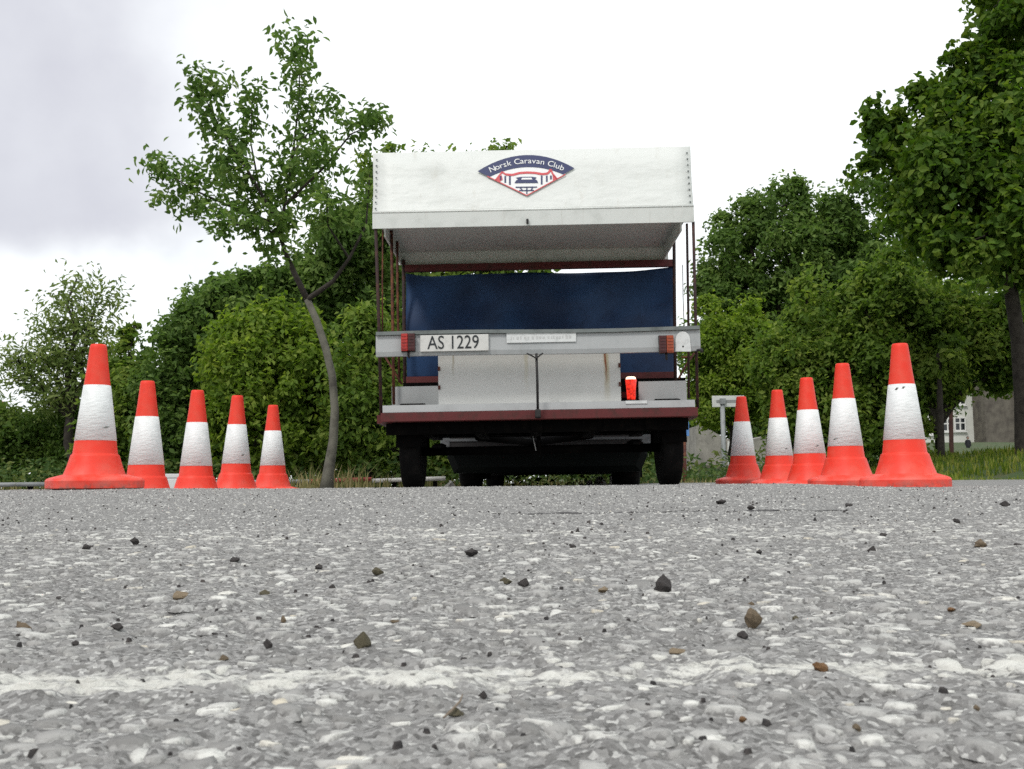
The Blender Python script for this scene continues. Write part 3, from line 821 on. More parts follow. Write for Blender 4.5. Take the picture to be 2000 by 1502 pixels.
yblobs = [(585, 95, 42, 32, .15, 1.0), (583, 140, 34, 34, .15, .8), (584, 190, 26, 40, .2, .8), (582, 240, 28, 34, .2, .7), (640, 215, 34, 40, .45, .7), (620, 255, 42, 30, .3, .7),
          (690, 252, 40, 22, -.5, .8), (728, 238, 20, 18, -.6, .7), (390, 165, 32, 24, -.5, .9), (398, 210, 28, 26, -.5, .7), (410, 250, 30, 24, -.45, .7), (430, 168, 14, 12, -.5, .4), (490, 185, 26, 28, .3, .8), (488, 230, 28, 26, .25, .7),
          (478, 270, 40, 26, .2, .8), (445, 295, 42, 38, -.3, 1.1), (470, 335, 52, 42, -.3, 1.4), (430, 345, 40, 32, .2, .9), (375, 355, 44, 28, .5, 1.0), (325, 335, 34, 28, .6, .9), (335, 390, 34, 26, .5, .7),
          (390, 405, 46, 30, .4, 1.0), (450, 410, 42, 30, .2, 1.0), (500, 380, 46, 40, .0, 1.3), (560, 310, 56, 36, .2, 1.3), (610, 300, 52, 34, -.2, 1.2), (640, 315, 34, 24, -.4, .7), (570, 360, 52, 34, .1, 1.2), (600, 350, 34, 30, .5, .8), (625, 375, 26, 18, .6, .4),
          (520, 440, 56, 34, -.2, 1.3), (470, 440, 34, 24, -.5, .8), (430, 445, 26, 18, -.7, .5), (560, 425, 36, 30, .1, .8), (525, 485, 22, 20, .0, .35), (650, 395, 34, 22, -.6, .5), (620, 420, 34, 24, -.6, .6), (655, 430, 36, 20, -.6, .6), (575, 500, 10, 14, 0, .12),
          (300, 325, 12, 12, .6, .25), (745, 235, 8, 8, -.6, .15), (550, 80, 16, 12, .15, .25), (720, 300, 12, 40, -.5, .35), (715, 370, 20, 44, -.5, .7), (690, 420, 34, 30, -.5, .8)]
pb = px_blobs([(a, b, c * .80, d * .82, e) for a, b, c, d, e, w in yblobs], YT, .9)
Cs, Os, Rs = [], [], []
for (c, rad), (_, _, _, _, _, w) in zip(pb, yblobs):
    C, out, rnd, ctr = sprig_points([(c, rad)], int(160 * w) + 14, 8, .18, (.0, 1.05))
    Cs.append(C); Os.append(out); Rs.append(rnd)
C = np.concatenate(Cs); out = np.concatenate(Os); rnd = np.concatenate(Rs)
L = .090 * (.7 + .6 * rng.random(len(C)))
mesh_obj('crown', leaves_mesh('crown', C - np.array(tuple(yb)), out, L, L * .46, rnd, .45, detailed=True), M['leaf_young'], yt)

GL = 'trees massed behind the trailer and cones'
tree('dense_tree', 'dark dense broadleaf tree directly behind the bent young trunk', 'tree', P(640, 940, 17.5), px_blobs(
    [(640, 560, 110, 90), (580, 590, 90, 70), (520, 590, 80, 60), (460, 610, 70, 50), (690, 490, 70, 65, -.5), (660, 470, 50, 40), (700, 640, 90, 110), (620, 700, 90, 90, .5), (430, 570, 34, 26), (540, 545, 40, 26), (700, 790, 80, 110), (740, 560, 60, 110), (730, 880, 70, 50), (640, 850, 70, 60, .6)], 17.5), 45500, 0.119, M['leaf_dark'], M['darkbark'], .16, GL)
tree('dense_tree', 'tall tree rising behind the trailer roof and seen past its left posts', 'tree', P(860, 940, 19.5), px_blobs(
    [(800, 420, 90, 120), (760, 520, 60, 120), (900, 430, 110, 110), (980, 430, 90, 120), (820, 620, 110, 120), (940, 620, 120, 120), (1040, 600, 90, 65), (830, 790, 120, 120), (965, 298, 20, 10), (990, 286, 12, 8), (765, 290, 14, 8), (712, 330, 14, 30, -1), (1060, 640, 70, 80), (720, 400, 34, 50)], 19.5), 42000, 0.126, M['leaf_mid'], M['darkbark'], .17, GL)
tree('bushy_tree', 'bright yellow green bushy tree behind the fourth and fifth left cones', 'tree', P(500, 940, 15), px_blobs(
    [(500, 680, 70, 60), (470, 720, 60, 70), (550, 660, 55, 50), (585, 710, 50, 70), (530, 760, 80, 80), (450, 800, 55, 70), (590, 800, 70, 90), (500, 850, 80, 70), (600, 880, 60, 45), (505, 618, 20, 34), (610, 640, 20, 36), (466, 650, 18, 36), (545, 612, 16, 26), (440, 690, 20, 30), (575, 648, 14, 26)], 15), 38500, 0.098, M['leaf_light'], M['darkbark'], .12, GL)
tree('bushy_tree', 'dark green bushy tree behind the second and third left cones', 'tree', P(370, 940, 16.5), px_blobs(
    [(390, 640, 55, 60), (430, 610, 50, 40), (350, 700, 60, 60), (400, 720, 70, 70), (330, 780, 60, 60), (390, 820, 80, 70), (340, 860, 60, 50), (420, 880, 70, 45), (345, 650, 20, 20), (400, 585, 18, 20)], 16.5), 35000, 0.105, M['leaf_dark'], M['darkbark'], .13, GL)
tree('bushy_tree', 'mid green bushy tree filling the gap between bent trunk and trailer', 'tree', P(705, 940, 14.5), px_blobs(
    [(705, 700, 50, 60), (690, 780, 50, 70), (720, 830, 55, 70), (670, 870, 40, 45), (725, 640, 36, 40), (800, 860, 60, 60), (850, 890, 50, 40), (745, 760, 40, 70)], 14.5), 26250, 0.098, M['leaf_mid'], M['darkbark'], .11, GL)
tree('willow', 'pale airy tree with open wispy crown behind the nearest left cone', 'tree', P(140, 940, 18), px_blobs(
    [(150, 545, 26, 22), (140, 590, 50, 30), (190, 590, 34, 16), (120, 640, 60, 34), (180, 640, 50, 30), (90, 700, 60, 34), (150, 700, 60, 36), (35, 705, 40, 22), (20, 690, 26, 14), (60, 745, 50, 24), (130, 765, 60, 40), (200, 700, 30, 36), (95, 790, 40, 20), (205, 570, 18, 10), (225, 580, 14, 10)], 18), 5200, 0.119, M['leaf_pale'], M['darkbark'], .10, GL, per=8, clump=.30, ratio=.36, shell=(.1, 1.0), droop=.2, airy=True)
tree('shrub', 'loose shrub with spiky top between the two nearest left cones', 'shrub', P(250, 940, 17), px_blobs(
    [(255, 720, 40, 34), (230, 760, 40, 46), (290, 760, 44, 44), (260, 820, 60, 50), (300, 850, 55, 60), (215, 850, 50, 70), (250, 655, 14, 10), (262, 640, 8, 6), (240, 672, 22, 8), (285, 700, 22, 10), (245, 900, 80, 40)], 17), 16625, 0.105, M['leaf_mid'], M['darkbark'], .07, GL)
tree('hedge', 'low dense hedge at the left margin behind the nearest cone', 'hedge', P(70, 945, 19), px_blobs(
    [(20, 850, 70, 50), (80, 850, 70, 60), (130, 840, 60, 60), (50, 910, 90, 40), (130, 905, 70, 45), (-40, 860, 80, 60), (-110, 880, 90, 60), (180, 880, 60, 60), (120, 800, 40, 24)], 19), 29750, 0.091, M['leaf_hedge'], M['darkbark'], .06, GL)

# ------------------------------------------------------------------ trees on the right
def lz(p): p.z = float(land_z(p.x, p.y)); return p
MY = 16.0
mb0 = lz(P(1996, 900, MY))
mt = thing('maple_tree', 'big dark maple at the right margin, its crown cut by the frame', 'tree', mb0)
mtr = MB()
mp = lambda a, b, dy=0: P(a, b, MY + dy) - mb0
ms_ = MY / F_PX
mtr.tube([Vector((0, 0, -.2)), mp(1998, 880), mp(1996, 780), mp(1988, 660), mp(1972, 550), mp(1962, 420), mp(1956, 300), mp(1952, 150), mp(1950, 20), mp(1954, -160), mp(1960, -330)], [v * ms_ for v in (20, 15, 14, 13.5, 13, 13, 13, 14, 14, 10, 4)], 10)
for a, b in (((1965, 500), (1850, 400, -.8)), ((1960, 420), (1780, 330, .5)), ((1958, 350), (2100, 250, .6)), ((1955, 250), (1870, 150, -.5)), ((1952, 150), (2080, 20, .4)), ((1965, 520), (2120, 430, -.9)), ((1960, 440), (1900, 470, -1.4))):
    pts, rs = limb(mp(*a), mp(*b), 6 * ms_, 1.5 * ms_, .1); mtr.tube(pts, rs, 6, caps=False)
mtr.build('trunk', M['darkbark'], mt)
mbl = px_blobs([(1990, 120, 55, 90, .3), (2080, 60, 110, 130, .6), (1900, 130, 40, 40, -.4), (1930, 230, 90, 80, -.6), (1860, 220, 60, 50, -.3), (1800, 190, 34, 24), (1780, 260, 60, 46, .3), (1840, 320, 100, 80, -.4), (1760, 340, 56, 46, .4), (1715, 260, 26, 22), (1705, 235, 16, 24), (1720, 300, 22, 20), (1900, 400, 110, 100, -.9), (1820, 420, 70, 70, .4), (1990, 300, 110, 120, -1.0),
                (1980, 450, 90, 90, -1.2), (1880, 500, 60, 50, -1.2), (2080, 300, 110, 150, .5), (2100, 450, 120, 110, 0), (1955, 520, 80, 50, .2), (2050, -80, 130, 120, .3), (1690, 330, 20, 16), (1850, 110, 18, 14, -.4), (1958, 50, 34, 60, -.7), (1985, 0, 60, 70, -.7), (1965, 150, 40, 40, -.8), (1925, 85, 20, 20, -.5), (1700, 215, 14, 14, .2), (1790, 175, 20, 14, 0), (1745, 235, 26, 18, .2)], MY, .9)
C, out, rnd, ctr = crown_points(mbl, 42000, 18, .42, (.35, 1.03))
a2 = sprig_points(mbl, 8000, 9, .30, (.82, 1.22))
C, out, rnd = np.concatenate([C, a2[0]]), np.concatenate([out, a2[1]]), np.concatenate([rnd, a2[2]])
L = .135 * (.65 + .6 * rng.random(len(C)))
mesh_obj('crown', leaves_mesh('crown', C - np.array(tuple(mb0)), out, L, L * .66, rnd, .5, detailed=True), M['leaf_maple'], mt)

GRR = 'trees massed beyond the right row of cones'
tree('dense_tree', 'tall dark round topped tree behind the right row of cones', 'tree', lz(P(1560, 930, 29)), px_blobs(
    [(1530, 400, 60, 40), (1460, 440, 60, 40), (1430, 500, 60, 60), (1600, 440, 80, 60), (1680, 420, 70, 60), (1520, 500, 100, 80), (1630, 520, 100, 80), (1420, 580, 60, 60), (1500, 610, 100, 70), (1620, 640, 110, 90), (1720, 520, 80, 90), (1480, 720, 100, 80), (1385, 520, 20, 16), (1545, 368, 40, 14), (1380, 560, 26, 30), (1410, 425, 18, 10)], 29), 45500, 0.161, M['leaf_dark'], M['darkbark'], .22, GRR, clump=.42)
tree('bushy_tree', 'light green pointed bushy tree between the dark tree and maple', 'tree', lz(P(1570, 935, 20)), px_blobs(
    [(1583, 570, 24, 40), (1575, 630, 42, 50), (1600, 690, 70, 60), (1560, 720, 80, 80), (1570, 800, 70, 70), (1620, 790, 90, 80), (1600, 870, 90, 55), (1525, 700, 50, 50)], 20), 31500, 0.119, M['leaf_mid'], M['darkbark'], .13, GRR, clump=.34)
tree('bushy_tree', 'yellow green bush just right of the trailer behind the street sign', 'tree', lz(P(1430, 930, 23)), px_blobs(
    [(1460, 620, 26, 34), (1450, 680, 60, 60), (1410, 700, 50, 70), (1440, 760, 70, 60), (1390, 770, 45, 60), (1500, 740, 60, 70), (1510, 790, 56, 30), (1400, 660, 30, 30), (1385, 620, 26, 40), (1390, 790, 20, 14)], 23), 28000, 0.105, M['leaf_light'], M['darkbark'], .10, GRR)
tree('bushy_tree', 'broad light green tree under the maple crown behind the nearest right cone', 'tree', lz(P(1835, 930, 19.5)), px_blobs(
    [(1740, 560, 60, 60), (1700, 620, 70, 70), (1790, 620, 90, 70), (1870, 640, 80, 70), (1930, 680, 70, 70), (1720, 720, 80, 70), (1810, 720, 90, 60), (1890, 722, 80, 36), (1690, 810, 70, 80), (1750, 830, 60, 70), (1930, 600, 60, 70), (1960, 725, 40, 36), (1680, 880, 50, 45), (2040, 660, 70, 80)], 19.5), 45500, 0.119, M['leaf_mid'], M['darkbark'], .11, GRR, clump=.34)
tree('dense_tree', 'shadowed dark tree deep behind the light green tree and cones', 'tree', lz(P(1800, 925, 34)), px_blobs(
    [(1700, 640, 130, 110), (1860, 640, 130, 110), (1600, 760, 110, 110), (1760, 760, 110, 60), (1990, 620, 120, 120), (1650, 860, 110, 60), (1400, 680, 80, 70)], 34), 26250, 0.196, M['leaf_dark'], M['darkbark'], .2, GRR, clump=.5)
# slim bare stems under that crown
for (a, b, Y, r, mt_, lab) in ((1838, 1836, 18.6, 7, M['darkbark'], 'slim grey tree trunk under the crown right of the nearest right cone'), (1858, 1857, 24, 4.5, M['redbark'], 'thin reddish brown sapling stem in front of the white house')):
    bp = lz(P(a, 925, Y)); t = thing('sapling', lab, 'tree', bp)
    MB().tube([Vector((0, 0, -.2)), P(a, 860, Y) - bp, P(b, 790, Y) - bp, P(b - 3, 690, Y) - bp], [r * 1.3 * Y / F_PX, r * Y / F_PX, r * .9 * Y / F_PX, r * .6 * Y / F_PX], 8).build('trunk', mt_, t)
    C, out, rnd, ctr = crown_points(px_blobs([(b, 700, 40, 34)], Y), 500, 10, .25)
    L = .15 * (.7 + .6 * rng.random(len(C)))
    mesh_obj('crown', leaves_mesh('crown', C - np.array(tuple(bp)), out, L, L * .55, rnd), M['leaf_mid'], t)

# ------------------------------------------------------------------ grass bank, weeds, tufts
def blades(name, X, Y, Z, h, mat, lean=.35, w=.012):
    n = len(X); a = rng.random(n) * 6.283
    d = np.stack([np.cos(a), np.sin(a), 0 * a], -1); s = np.stack([-np.sin(a), np.cos(a), 0 * a], -1)
    C = np.stack([X, Y, Z], -1); up = np.array([0, 0, 1.0]); h = h[:, None]
    l = (rng.random((n, 1)) * lean)
    V = np.stack([C - s * w, C + s * w, C + up * h * .6 + d * h * l * .35 + s * w * .7, C + up * h * .6 + d * h * l * .35 - s * w * .7, C + up * h + d * h * l], 1)
    b = (np.arange(n) * 5)[:, None]
    return np_mesh(name, V.reshape(-1, 3), quads=b + np.array([[0, 1, 2, 3]]), tris=b + np.array([[3, 2, 4]]), rnd=np.repeat(rng.random(n), 5))
def bank_z(x, y):
    e = sstep(5.55, 8.6, x + .12 * (y - 14)) * sstep(11.4, 14.5, y) * (1 - .6 * sstep(19, 26, y))
    return .05 + .50 * e + .05 * (vnoise(x / .5, y / .5, 51) - .5)
def build_bank():
    xs = np.linspace(5.0, 16, 60); ys = np.linspace(11.2, 26, 60)
    X, Y = np.meshgrid(xs, ys); Z = bank_z(X, Y) - .02
    V = np.stack([X, Y, Z], -1).reshape(-1, 3); nx = 60
    i = np.arange(59)[:, None] * nx + np.arange(59)[None, :]
    o = mesh_obj('grass_bank', np_mesh('grass_bank', V, quads=np.stack([i, i + 1, i + nx + 1, i + nx], -1).reshape(-1, 4), smooth=True), M['land'])
    tag(o, kind='structure')
    x = 5.2 + rng.random(16000) * 7; y = 11.6 + rng.random(16000) * 8.5
    k = vnoise(x / .35, y / .35, 52) > .30
    x, y = x[k], y[k]
    h = .05 + .15 * rng.random(len(x)) * vnoise(x / .4, y / .4, 53)
    g = mesh_obj('grass', blades('grass', x, y, bank_z(x, y) - .02, h, None, .6, .011), M['grass'])
    tag(g, 'bright green grass on the low bank at the right', 'grass', kind='stuff')
build_bank()
def tufts():
    sp = [(600, 12.5, 60, .25), (625, 12.0, 40, .3), (672, 12.1, 70, .30), (700, 12.6, 50, .22), (740, 13, 40, .2), (575, 13, 30, .2), (900, 14, 160, .16), (1000, 14, 160, .14), (1080, 14.5, 140, .15), (1160, 14, 130, .14), (1250, 14, 100, .14), (1350, 13, 100, .12), (1395, 13, 80, .10), (830, 13.5, 130, .18), (450, 13.5, 60, .16), (60, 13.5, 100, .16), (10, 13.5, 90, .16)]
    X, Y, Z, H = [], [], [], []
    for px, yy, n, h in sp:
        c = P(px, 940, yy)
        X.append(c.x + rng.normal(0, .16, n)); Y.append(yy + rng.normal(0, .25, n)); Z.append(np.full(n, .02)); H.append(h * (.5 + .8 * rng.random(n)))
    o = mesh_obj('dry_grass', blades('dry_grass', *map(np.concatenate, (X, Y, Z, H)), None, .7, .010), M['straw'])
    tag(o, 'straw coloured grass tufts along the verge beneath the trees', 'grass', kind='stuff')
    n = 12000
    x = -9 + rng.random(n) * 13.4; y = 13.2 + rng.random(n) * 3
    C = np.stack([x, y, .0 + .42 * rng.random(n) * (.4 + vnoise(x / .6, y / .6, 61))], -1)
    L = .09 * (.6 + .8 * rng.random(n)); out = np.tile(np.array([[0, -.3, .8]]), (n, 1))
    o = mesh_obj('undergrowth', leaves_mesh('undergrowth', C, out, L, L * .5, rng.random(n)), M['fleaf'])
    tag(o, 'low green weeds along the verge behind the trailer', 'weeds', kind='stuff')
tufts()
def far_scrub():
    n = 26000
    x = -26 + rng.random(n) * 36; y = 21.5 + rng.random(n) * 2.0
    top = 1.1 + .9 * vnoise(x / 1.3, x * 0, 63) + .3 * vnoise(x / .4, x * 0, 64)
    z = np.sqrt(rng.random(n)) * top * (x < 3.3)
    k = x < 3.3; x, y, z = x[k], y[k], z[k]; n = len(x)
    L = .20 * (.6 + .8 * rng.random(n)); out = np.tile(np.array([[0, -.6, .5]]), (n, 1))
    o = mesh_obj('scrub', leaves_mesh('scrub', np.stack([x, y, z], -1), out, L, L * .55, rng.random(n)), M['leaf_hedge'])
    tag(o, 'dark scrub filling the ground under the trees behind the trailer', 'scrub', kind='stuff')
def field_scrub():
    n = 9000
    x = 3 + rng.random(n) * 15; y = 48 + rng.random(n) * 4
    top = 2.6 + 1.2 * vnoise(x / 2.0, x * 0, 65)
    L = .42 * (.6 + .8 * rng.random(n)); out = np.tile(np.array([[0, -.6, .5]]), (n, 1))
    o = mesh_obj('scrub', leaves_mesh('scrub', np.stack([x, y, land_z(x, y) + np.sqrt(rng.random(n)) * top], -1), out, L, L * .55, rng.random(n)), M['leaf_hedge'])
    tag(o, 'far scrub beyond the stone gable under the right hand trees', 'scrub', kind='stuff')
far_scrub()
field_scrub()

# ------------------------------------------------------------------ verge furniture
# low rail of coloured lengths on short posts, behind the left cones
rl = thing('low_rail', 'low roadside rail painted in grey, red and white lengths on short posts', 'rail', P(400, 945, 13.0))
ro = Vector(rl.location)
secs = [(-160, 92, 'railgrey', 'grey length of rail'), (94, 420, 'railgrey', 'grey length of rail'), (422, 604, 'railgrey', 'grey length of rail'), (606, 726, 'railred', 'red painted length of rail'), (728, 870, 'railwhite', 'white painted length of rail')]
for a, b, m_, lab in secs:
    z = .165
    A = P(a, 940, 13.0) - ro; B = P(b, 940, 13.0) - ro
    A.z = z - ro.z; B.z = z - ro.z + (.02 if a > 600 else 0)
    o = MB().tube([A, B], .026, 8).build('rail_length', M[m_], rl); o['label'] = lab
for a in (-100, 60, 250, 480, 588, 607, 770, 850):
    A = P(a, 940, 13.05) - ro
    MB().box(A.x - .025, A.x + .025, A.y - .03, A.y + .03, -.25 - ro.z, .155 - ro.z).build('post', M['underbody'], rl)
bl = P(338, 940, 12.2); bl.z = -.02
t = thing('concrete_block', 'white painted block standing between the second and third left cones', 'block', bl)
s = 12.2 / F_PX
MB().box(-19 * s, 19 * s, -.12, .12, -.05, .235, .015).build('body', M['block'], t)
MB().box(-20 * s, 20 * s, -.125, .125, .237, .285, .01).build('cap', M['block'], t)
for i, (px, w, h) in enumerate([(1175, 22, 20), (1200, 18, 26), (1222, 24, 18), (1150, 14, 14), (880, 20, 16)]):
    me = rock_mesh(500 + i, .5); me.materials.append(M['boulder'])
    p = P(px, 945, 13.4); o = bpy.data.objects.new('boulder', me); link(o); s = 13.4 / F_PX
    o.location = (p.x, p.y, .0); o.scale = (w * s * 1.4, w * s * 1.4, h * s + .06); o.rotation_euler = (0, 0, i)
    tag(o, ['pale boulder seen under the trailer, second from its right wheel', 'tallest pale boulder seen under the trailer near its right wheel', 'pale boulder seen under the trailer right beside its right wheel', 'small pale boulder seen under the trailer, farthest from its right wheel', 'lone pale boulder seen under the trailer near its left wheels'][i], 'boulder')
# street name sign on its pole
SY = 18.5
sb = lz(P(1415, 930, SY)); t = thing('street_sign', 'narrow white street sign on a grey pole beside the farthest right cone', 'sign', sb)
s = SY / F_PX
top = P(1415, 784, SY) - sb
MB().tube([(0, 0, -.3), (0, 0, top.z - .02)], 4.6 * s, 10).build('pole', M['polegrey'], t)
pl = MB().box(-20 * s, 43 * s, -.02, .02, top.z - .10, top.z + .10, .008).build('plate', M['signwhite'], t)
MB().box(-12 * s, 38 * s, -.026, -.022, top.z - .022, top.z + .026).build('faded_print', M['signgrey'], pl)
MB().box(-.05, .05, -.06, .025, top.z - .05, top.z + .05).build('bracket', M['polegrey'], t)
# small blue sign on a rusty post
bb = lz(P(1337, 944, 14.0)); t = thing('blue_sign', 'small blue sign on a rusty red post at the trailer corner', 'sign', bb)
s = 14 / F_PX; z0 = (P(1337, 852, 14) - bb).z; z1 = (P(1337, 824, 14) - bb).z
MB().tube([(0, 0, -.15), (.01, 0, z0 + .02)], 4 * s, 8).build('post', M['rust'], t)
MB().box(-11 * s, 11 * s, -.03, -.012, z0, z1, .004).build('plate', M['bluesign'], t)
# grey stone gable
GY = 42.0
gb = lz(P(1430, 912, GY)); t = thing('stone_outbuilding', 'low grey stone gable wall beyond the street sign', 'building', gb); s = GY / F_PX
def gp(px, py, dy=0): q = P(px, py, GY) - gb; return (q.x, q.y + dy, q.z)
MB().prism([gp(1360, 935), gp(1360, 832), gp(1368, 830), gp(1385, 838), gp(1416, 856), gp(1440, 862), gp(1470, 858), gp(1500, 850), gp(1528, 862), gp(1530, 935)], (0, 6, 0)).build('wall', M['harl'], t)
MB().box(*[gp(1366, 835)[0], gp(1382, 835)[0]], .0, .8, gp(1370, 833)[2], gp(1370, 812)[2]).build('chimney', M['harl'], t)
MB().box(gp(1421, 900)[0], gp(1440, 900)[0], -.10, -.02, gp(1430, 912)[2], gp(1430, 862)[2]).build('door', M['frame'], t)
MB().box(gp(1352, 900)[0], gp(1416, 900)[0], -.7, -.2, gp(1430, 925)[2], gp(1430, 909)[2]).build('plinth', M['stonewall'], t)
# white house
HY = 78.0
hb = lz(P(1880, 868, HY)); t = thing('white_house', 'white walled house with paned windows half hidden under the maple', 'house', hb)
def hp(px, py): q = P(px, py, HY) - hb; return q
x0, x1 = hp(1700, 868).x, hp(1926, 868).x; zb = hp(1880, 866).z; zt = zb + 6.0
MB().box(x0, x1, 0, 8, zb, zt).build('wall', M['housewall'], t)
rf = MB().prism([(x0 - .4, -.5, zt), (x1 + .2, -.5, zt), (x1 + .2, 4, zt + 3.4), (x0 - .4, 4, zt + 3.4)], (0, 0, .15)).build('roof', M['slate'], t)
MB().box(x0 + 1, x0 + 2, 3.4, 4.2, zt + 3, zt + 4.6).build('chimney', M['housewall'], rf)
MB().box(x0 - .3, x1 + .3, -.35, -.02, hp(1880, 897).z, zb).build('plinth', M['stonewall'], t)
for (a, b, r0, r1) in ((1842, 1858, 842, 818), (1865, 1884, 841, 816), (1812, 1826, 848, 822), (1842, 1858, 790, 764), (1865, 1884, 790, 764)):
    A, B = hp(a, r0), hp(b, r1)
    w = MB().box(A.x, B.x, -.03, .05, A.z, B.z).build('window', M['glass'], t)
    f = MB()
    for xx in (A.x, B.x, A.x + (B.x - A.x) / 2): f.box(xx - .045, xx + .045, -.09, -.035, A.z, B.z)
    for zz in (A.z, B.z, A.z + (B.z - A.z) * .6): f.box(A.x, B.x, -.085, -.032, zz - .045, zz + .045)
    f.build('frame', M['frame'], w)
    MB().box(A.x - .1, B.x + .1, -.16, -.01, A.z - .14, A.z - .05).build('sill', M['frame'], w)
# dark stone neighbour with a white downpipe
nb = lz(P(1960, 872, 76)); t = thing('stone_house', 'grey stone house end with a white downpipe, right of the white house', 'house', nb)
x0, x1 = (P(1927, 868, 76) - nb).x, (P(2080, 868, 76) - nb).x; zb = (P(1960, 900, 76) - nb).z
MB().box(x0, x1, 0, 8, zb, zb + 7).build('wall', M['stonewall'], t)
MB().prism([(x0 - .2, -.4, zb + 7), (x1 + .2, -.4, zb + 7), (x1 + .2, 4, zb + 9.5), (x0 - .2, 4, zb + 9.5)], (0, 0, .15)).build('roof', M['slate'], t)
q = (P(1990, 868, 76) - nb).x
MB().box(q - .17, q + .17, -.3, -.02, zb, zb + 7).build('downpipe', M['frame'], t)
# low white boat-like slab beside the person: a pale low wall
wb = lz(P(1925, 878, 60)); t = thing('low_wall', 'low pale garden wall in front of the stone house', 'wall', wb)
MB().box((P(1902, 878, 60) - wb).x, (P(1945, 878, 60) - wb).x, 0, .5, -1.2, (P(1925, 872, 60) - wb).z, .05).build('body', M['block'], t)
# person standing by the wall
pb_ = lz(P(1892, 893, 55)); pf = P(1892, 894, 55).z
def person():
    H = (P(1892, 853, 55) - P(1892, 894, 55)).z
    me = bpy.data.meshes.new('person'); k = H / 1.7
    pts = [(0, 0, .92), (0, 0, 1.15), (0, 0, 1.36), (0, -.01, 1.47), (.16, 0, 1.38), (.22, .03, 1.12), (.20, -.08, .90), (-.16, 0, 1.38), (-.22, .03, 1.12), (-.18, -.10, .92), (.09, 0, .86), (.11, -.03, .48), (.12, .03, .07), (.13, -.10, .03), (-.09, 0, .86), (-.10, -.04, .48), (-.11, .02, .07), (-.12, -.11, .03)]
    ed = [(0, 1), (1, 2), (2, 3), (2, 4), (4, 5), (5, 6), (2, 7), (7, 8), (8, 9), (0, 10), (10, 11), (11, 12), (12, 13), (0, 14), (14, 15), (15, 16), (16, 17)]
    rad = [.15, .15, .15, .055, .075, .055, .042, .075, .055, .042, .095, .065, .05, .035, .095, .065, .05, .035]
    me.from_pydata([Vector(p) * k for p in pts], ed, [])
    o = bpy.data.objects.new('person', me); link(o)
    o.location = (pb_.x, pb_.y, pf)
    md = o.modifiers.new('skin', 'SKIN')
    for i, v in enumerate(me.skin_vertices[0].data): v.radius = (rad[i] * k, rad[i] * k * .8); v.use_root = i == 0
    o.modifiers.new('sub', 'SUBSURF').levels = 1; o.modifiers['sub'].render_levels = 2
    me.materials.append(M['cloth'])
    tag(o, 'distant person in dark clothes standing by the low pale wall', 'person')
    MB().lathe([(0, 0), (.05, .02), (.085, .08), (.10, .15), (.085, .22), (.04, .25), (0, .252)], 14, c=(0, -.01, 1.47)).build('head', M['skin'], o).scale = (k, k, k)
    MB().lathe([(.102, .13), (.11, .18), (.09, .24), (.04, .265), (0, .267)], 14, c=(0, .005, 1.47)).build('hair', M['cloth'], o).scale = (k, k, k)
person()
# far house with a red roof at the left margin
fb = P(-60, 930, 60); fb.z = -.05; t = thing('red_roofed_house', 'distant red roofed house whose gable edge peeps in at the left margin', 'house', fb)
q = lambda px, py: P(px, py, 60) - fb
xa, xb = q(-190, 800).x, q(-52, 800).x
MB().box(xa, xb, 0, 3, 0, q(0, 802).z).build('wall', M['housewall'], t)
MB().prism([(xa, -.4, q(0, 800).z), (xb + .2, -.4, q(0, 800).z), (xb + .45, -.4, q(0, 778).z), (xa + 1, -.4, q(0, 740).z)], (0, 3.4, 0)).build('roof', M['tilered'], t)

# ------------------------------------------------------------------ traffic cones
def cone_parts(root):
    b = MB()
    # slab: rounded square, chamfered top
    def sq(r, z, c):
        pts = []
        for qx, qy in ((1, 1), (-1, 1), (-1, -1), (1, -1)):
            for k in range(6):
                a = math.atan2(qy, qx) - math.pi / 4 + k * (math.pi / 2) / 5
                pts.append(((r - c) * qx + c * math.cos(a), (r - c) * qy + c * math.sin(a), z))
        return pts
    b.loft([sq(.208, 0, .07), sq(.219, .005, .075), sq(.220, .042, .075), sq(.214, .052, .075), sq(.200, .059, .08), sq(.176, .066, .10), sq(.155, .073, .12)])
    b.build('base', M['red'], root)
    c = MB()
    c.lathe([(.158, .062), (.152, .072), (.136, .115), (.121, .165), (.118, .174), (.112, .178), (.1095, .184), (.097, .285), (.073, .475), (.0545, .62), (.0425, .728), (.040, .744), (.036, .75), (.032, .748), (.030, .735), (.05, .5), (.09, .2)], 48, close=False)
    c.build('body', M['red'], root)
    s = MB()
    s.lathe([(.1014, .2475), (.1032, .2485), (.0675, .5345), (.0658, .5355)], 48)
    sl = s.build('sleeve', M['sleeve'], root)
    bm = bmesh.new(); bm.from_mesh(sl.data)
    bmesh.ops.delete(bm, geom=[f for f in bm.faces if len(f.verts) > 4], context='FACES_ONLY'); bm.to_mesh(sl.data); bm.free()
def scuff(root, az, z, w, h):
    """thin rubbed mark lying on the sleeve at azimuth az (0 = towards the road camera)."""
    V, Fc = [], []
    r = .1032 - (z - .2485) * (.1032 - .0675) / .286
    for k in range(9):
        u = (k / 8 - .5); a = -math.pi / 2 + az + u * w / r
        tp = h * (.5 - abs(u)) * random.uniform(.6, 1.2)
        for sgn in (-1, 1):
            zz = z + sgn * tp + u * h * .8; rr = .1032 - (zz - .2485) * (.1032 - .0675) / .286 + .0008
            V.append((rr * math.cos(a), rr * math.sin(a), zz))
    for k in range(8): Fc.append((2 * k, 2 * k + 2, 2 * k + 3, 2 * k + 1))
    me = bpy.data.meshes.new('scuff_mark'); me.from_pydata(V, [], Fc); me.materials.append(M['scuff'])
    mesh_obj('scuff_mark', me, None, root)
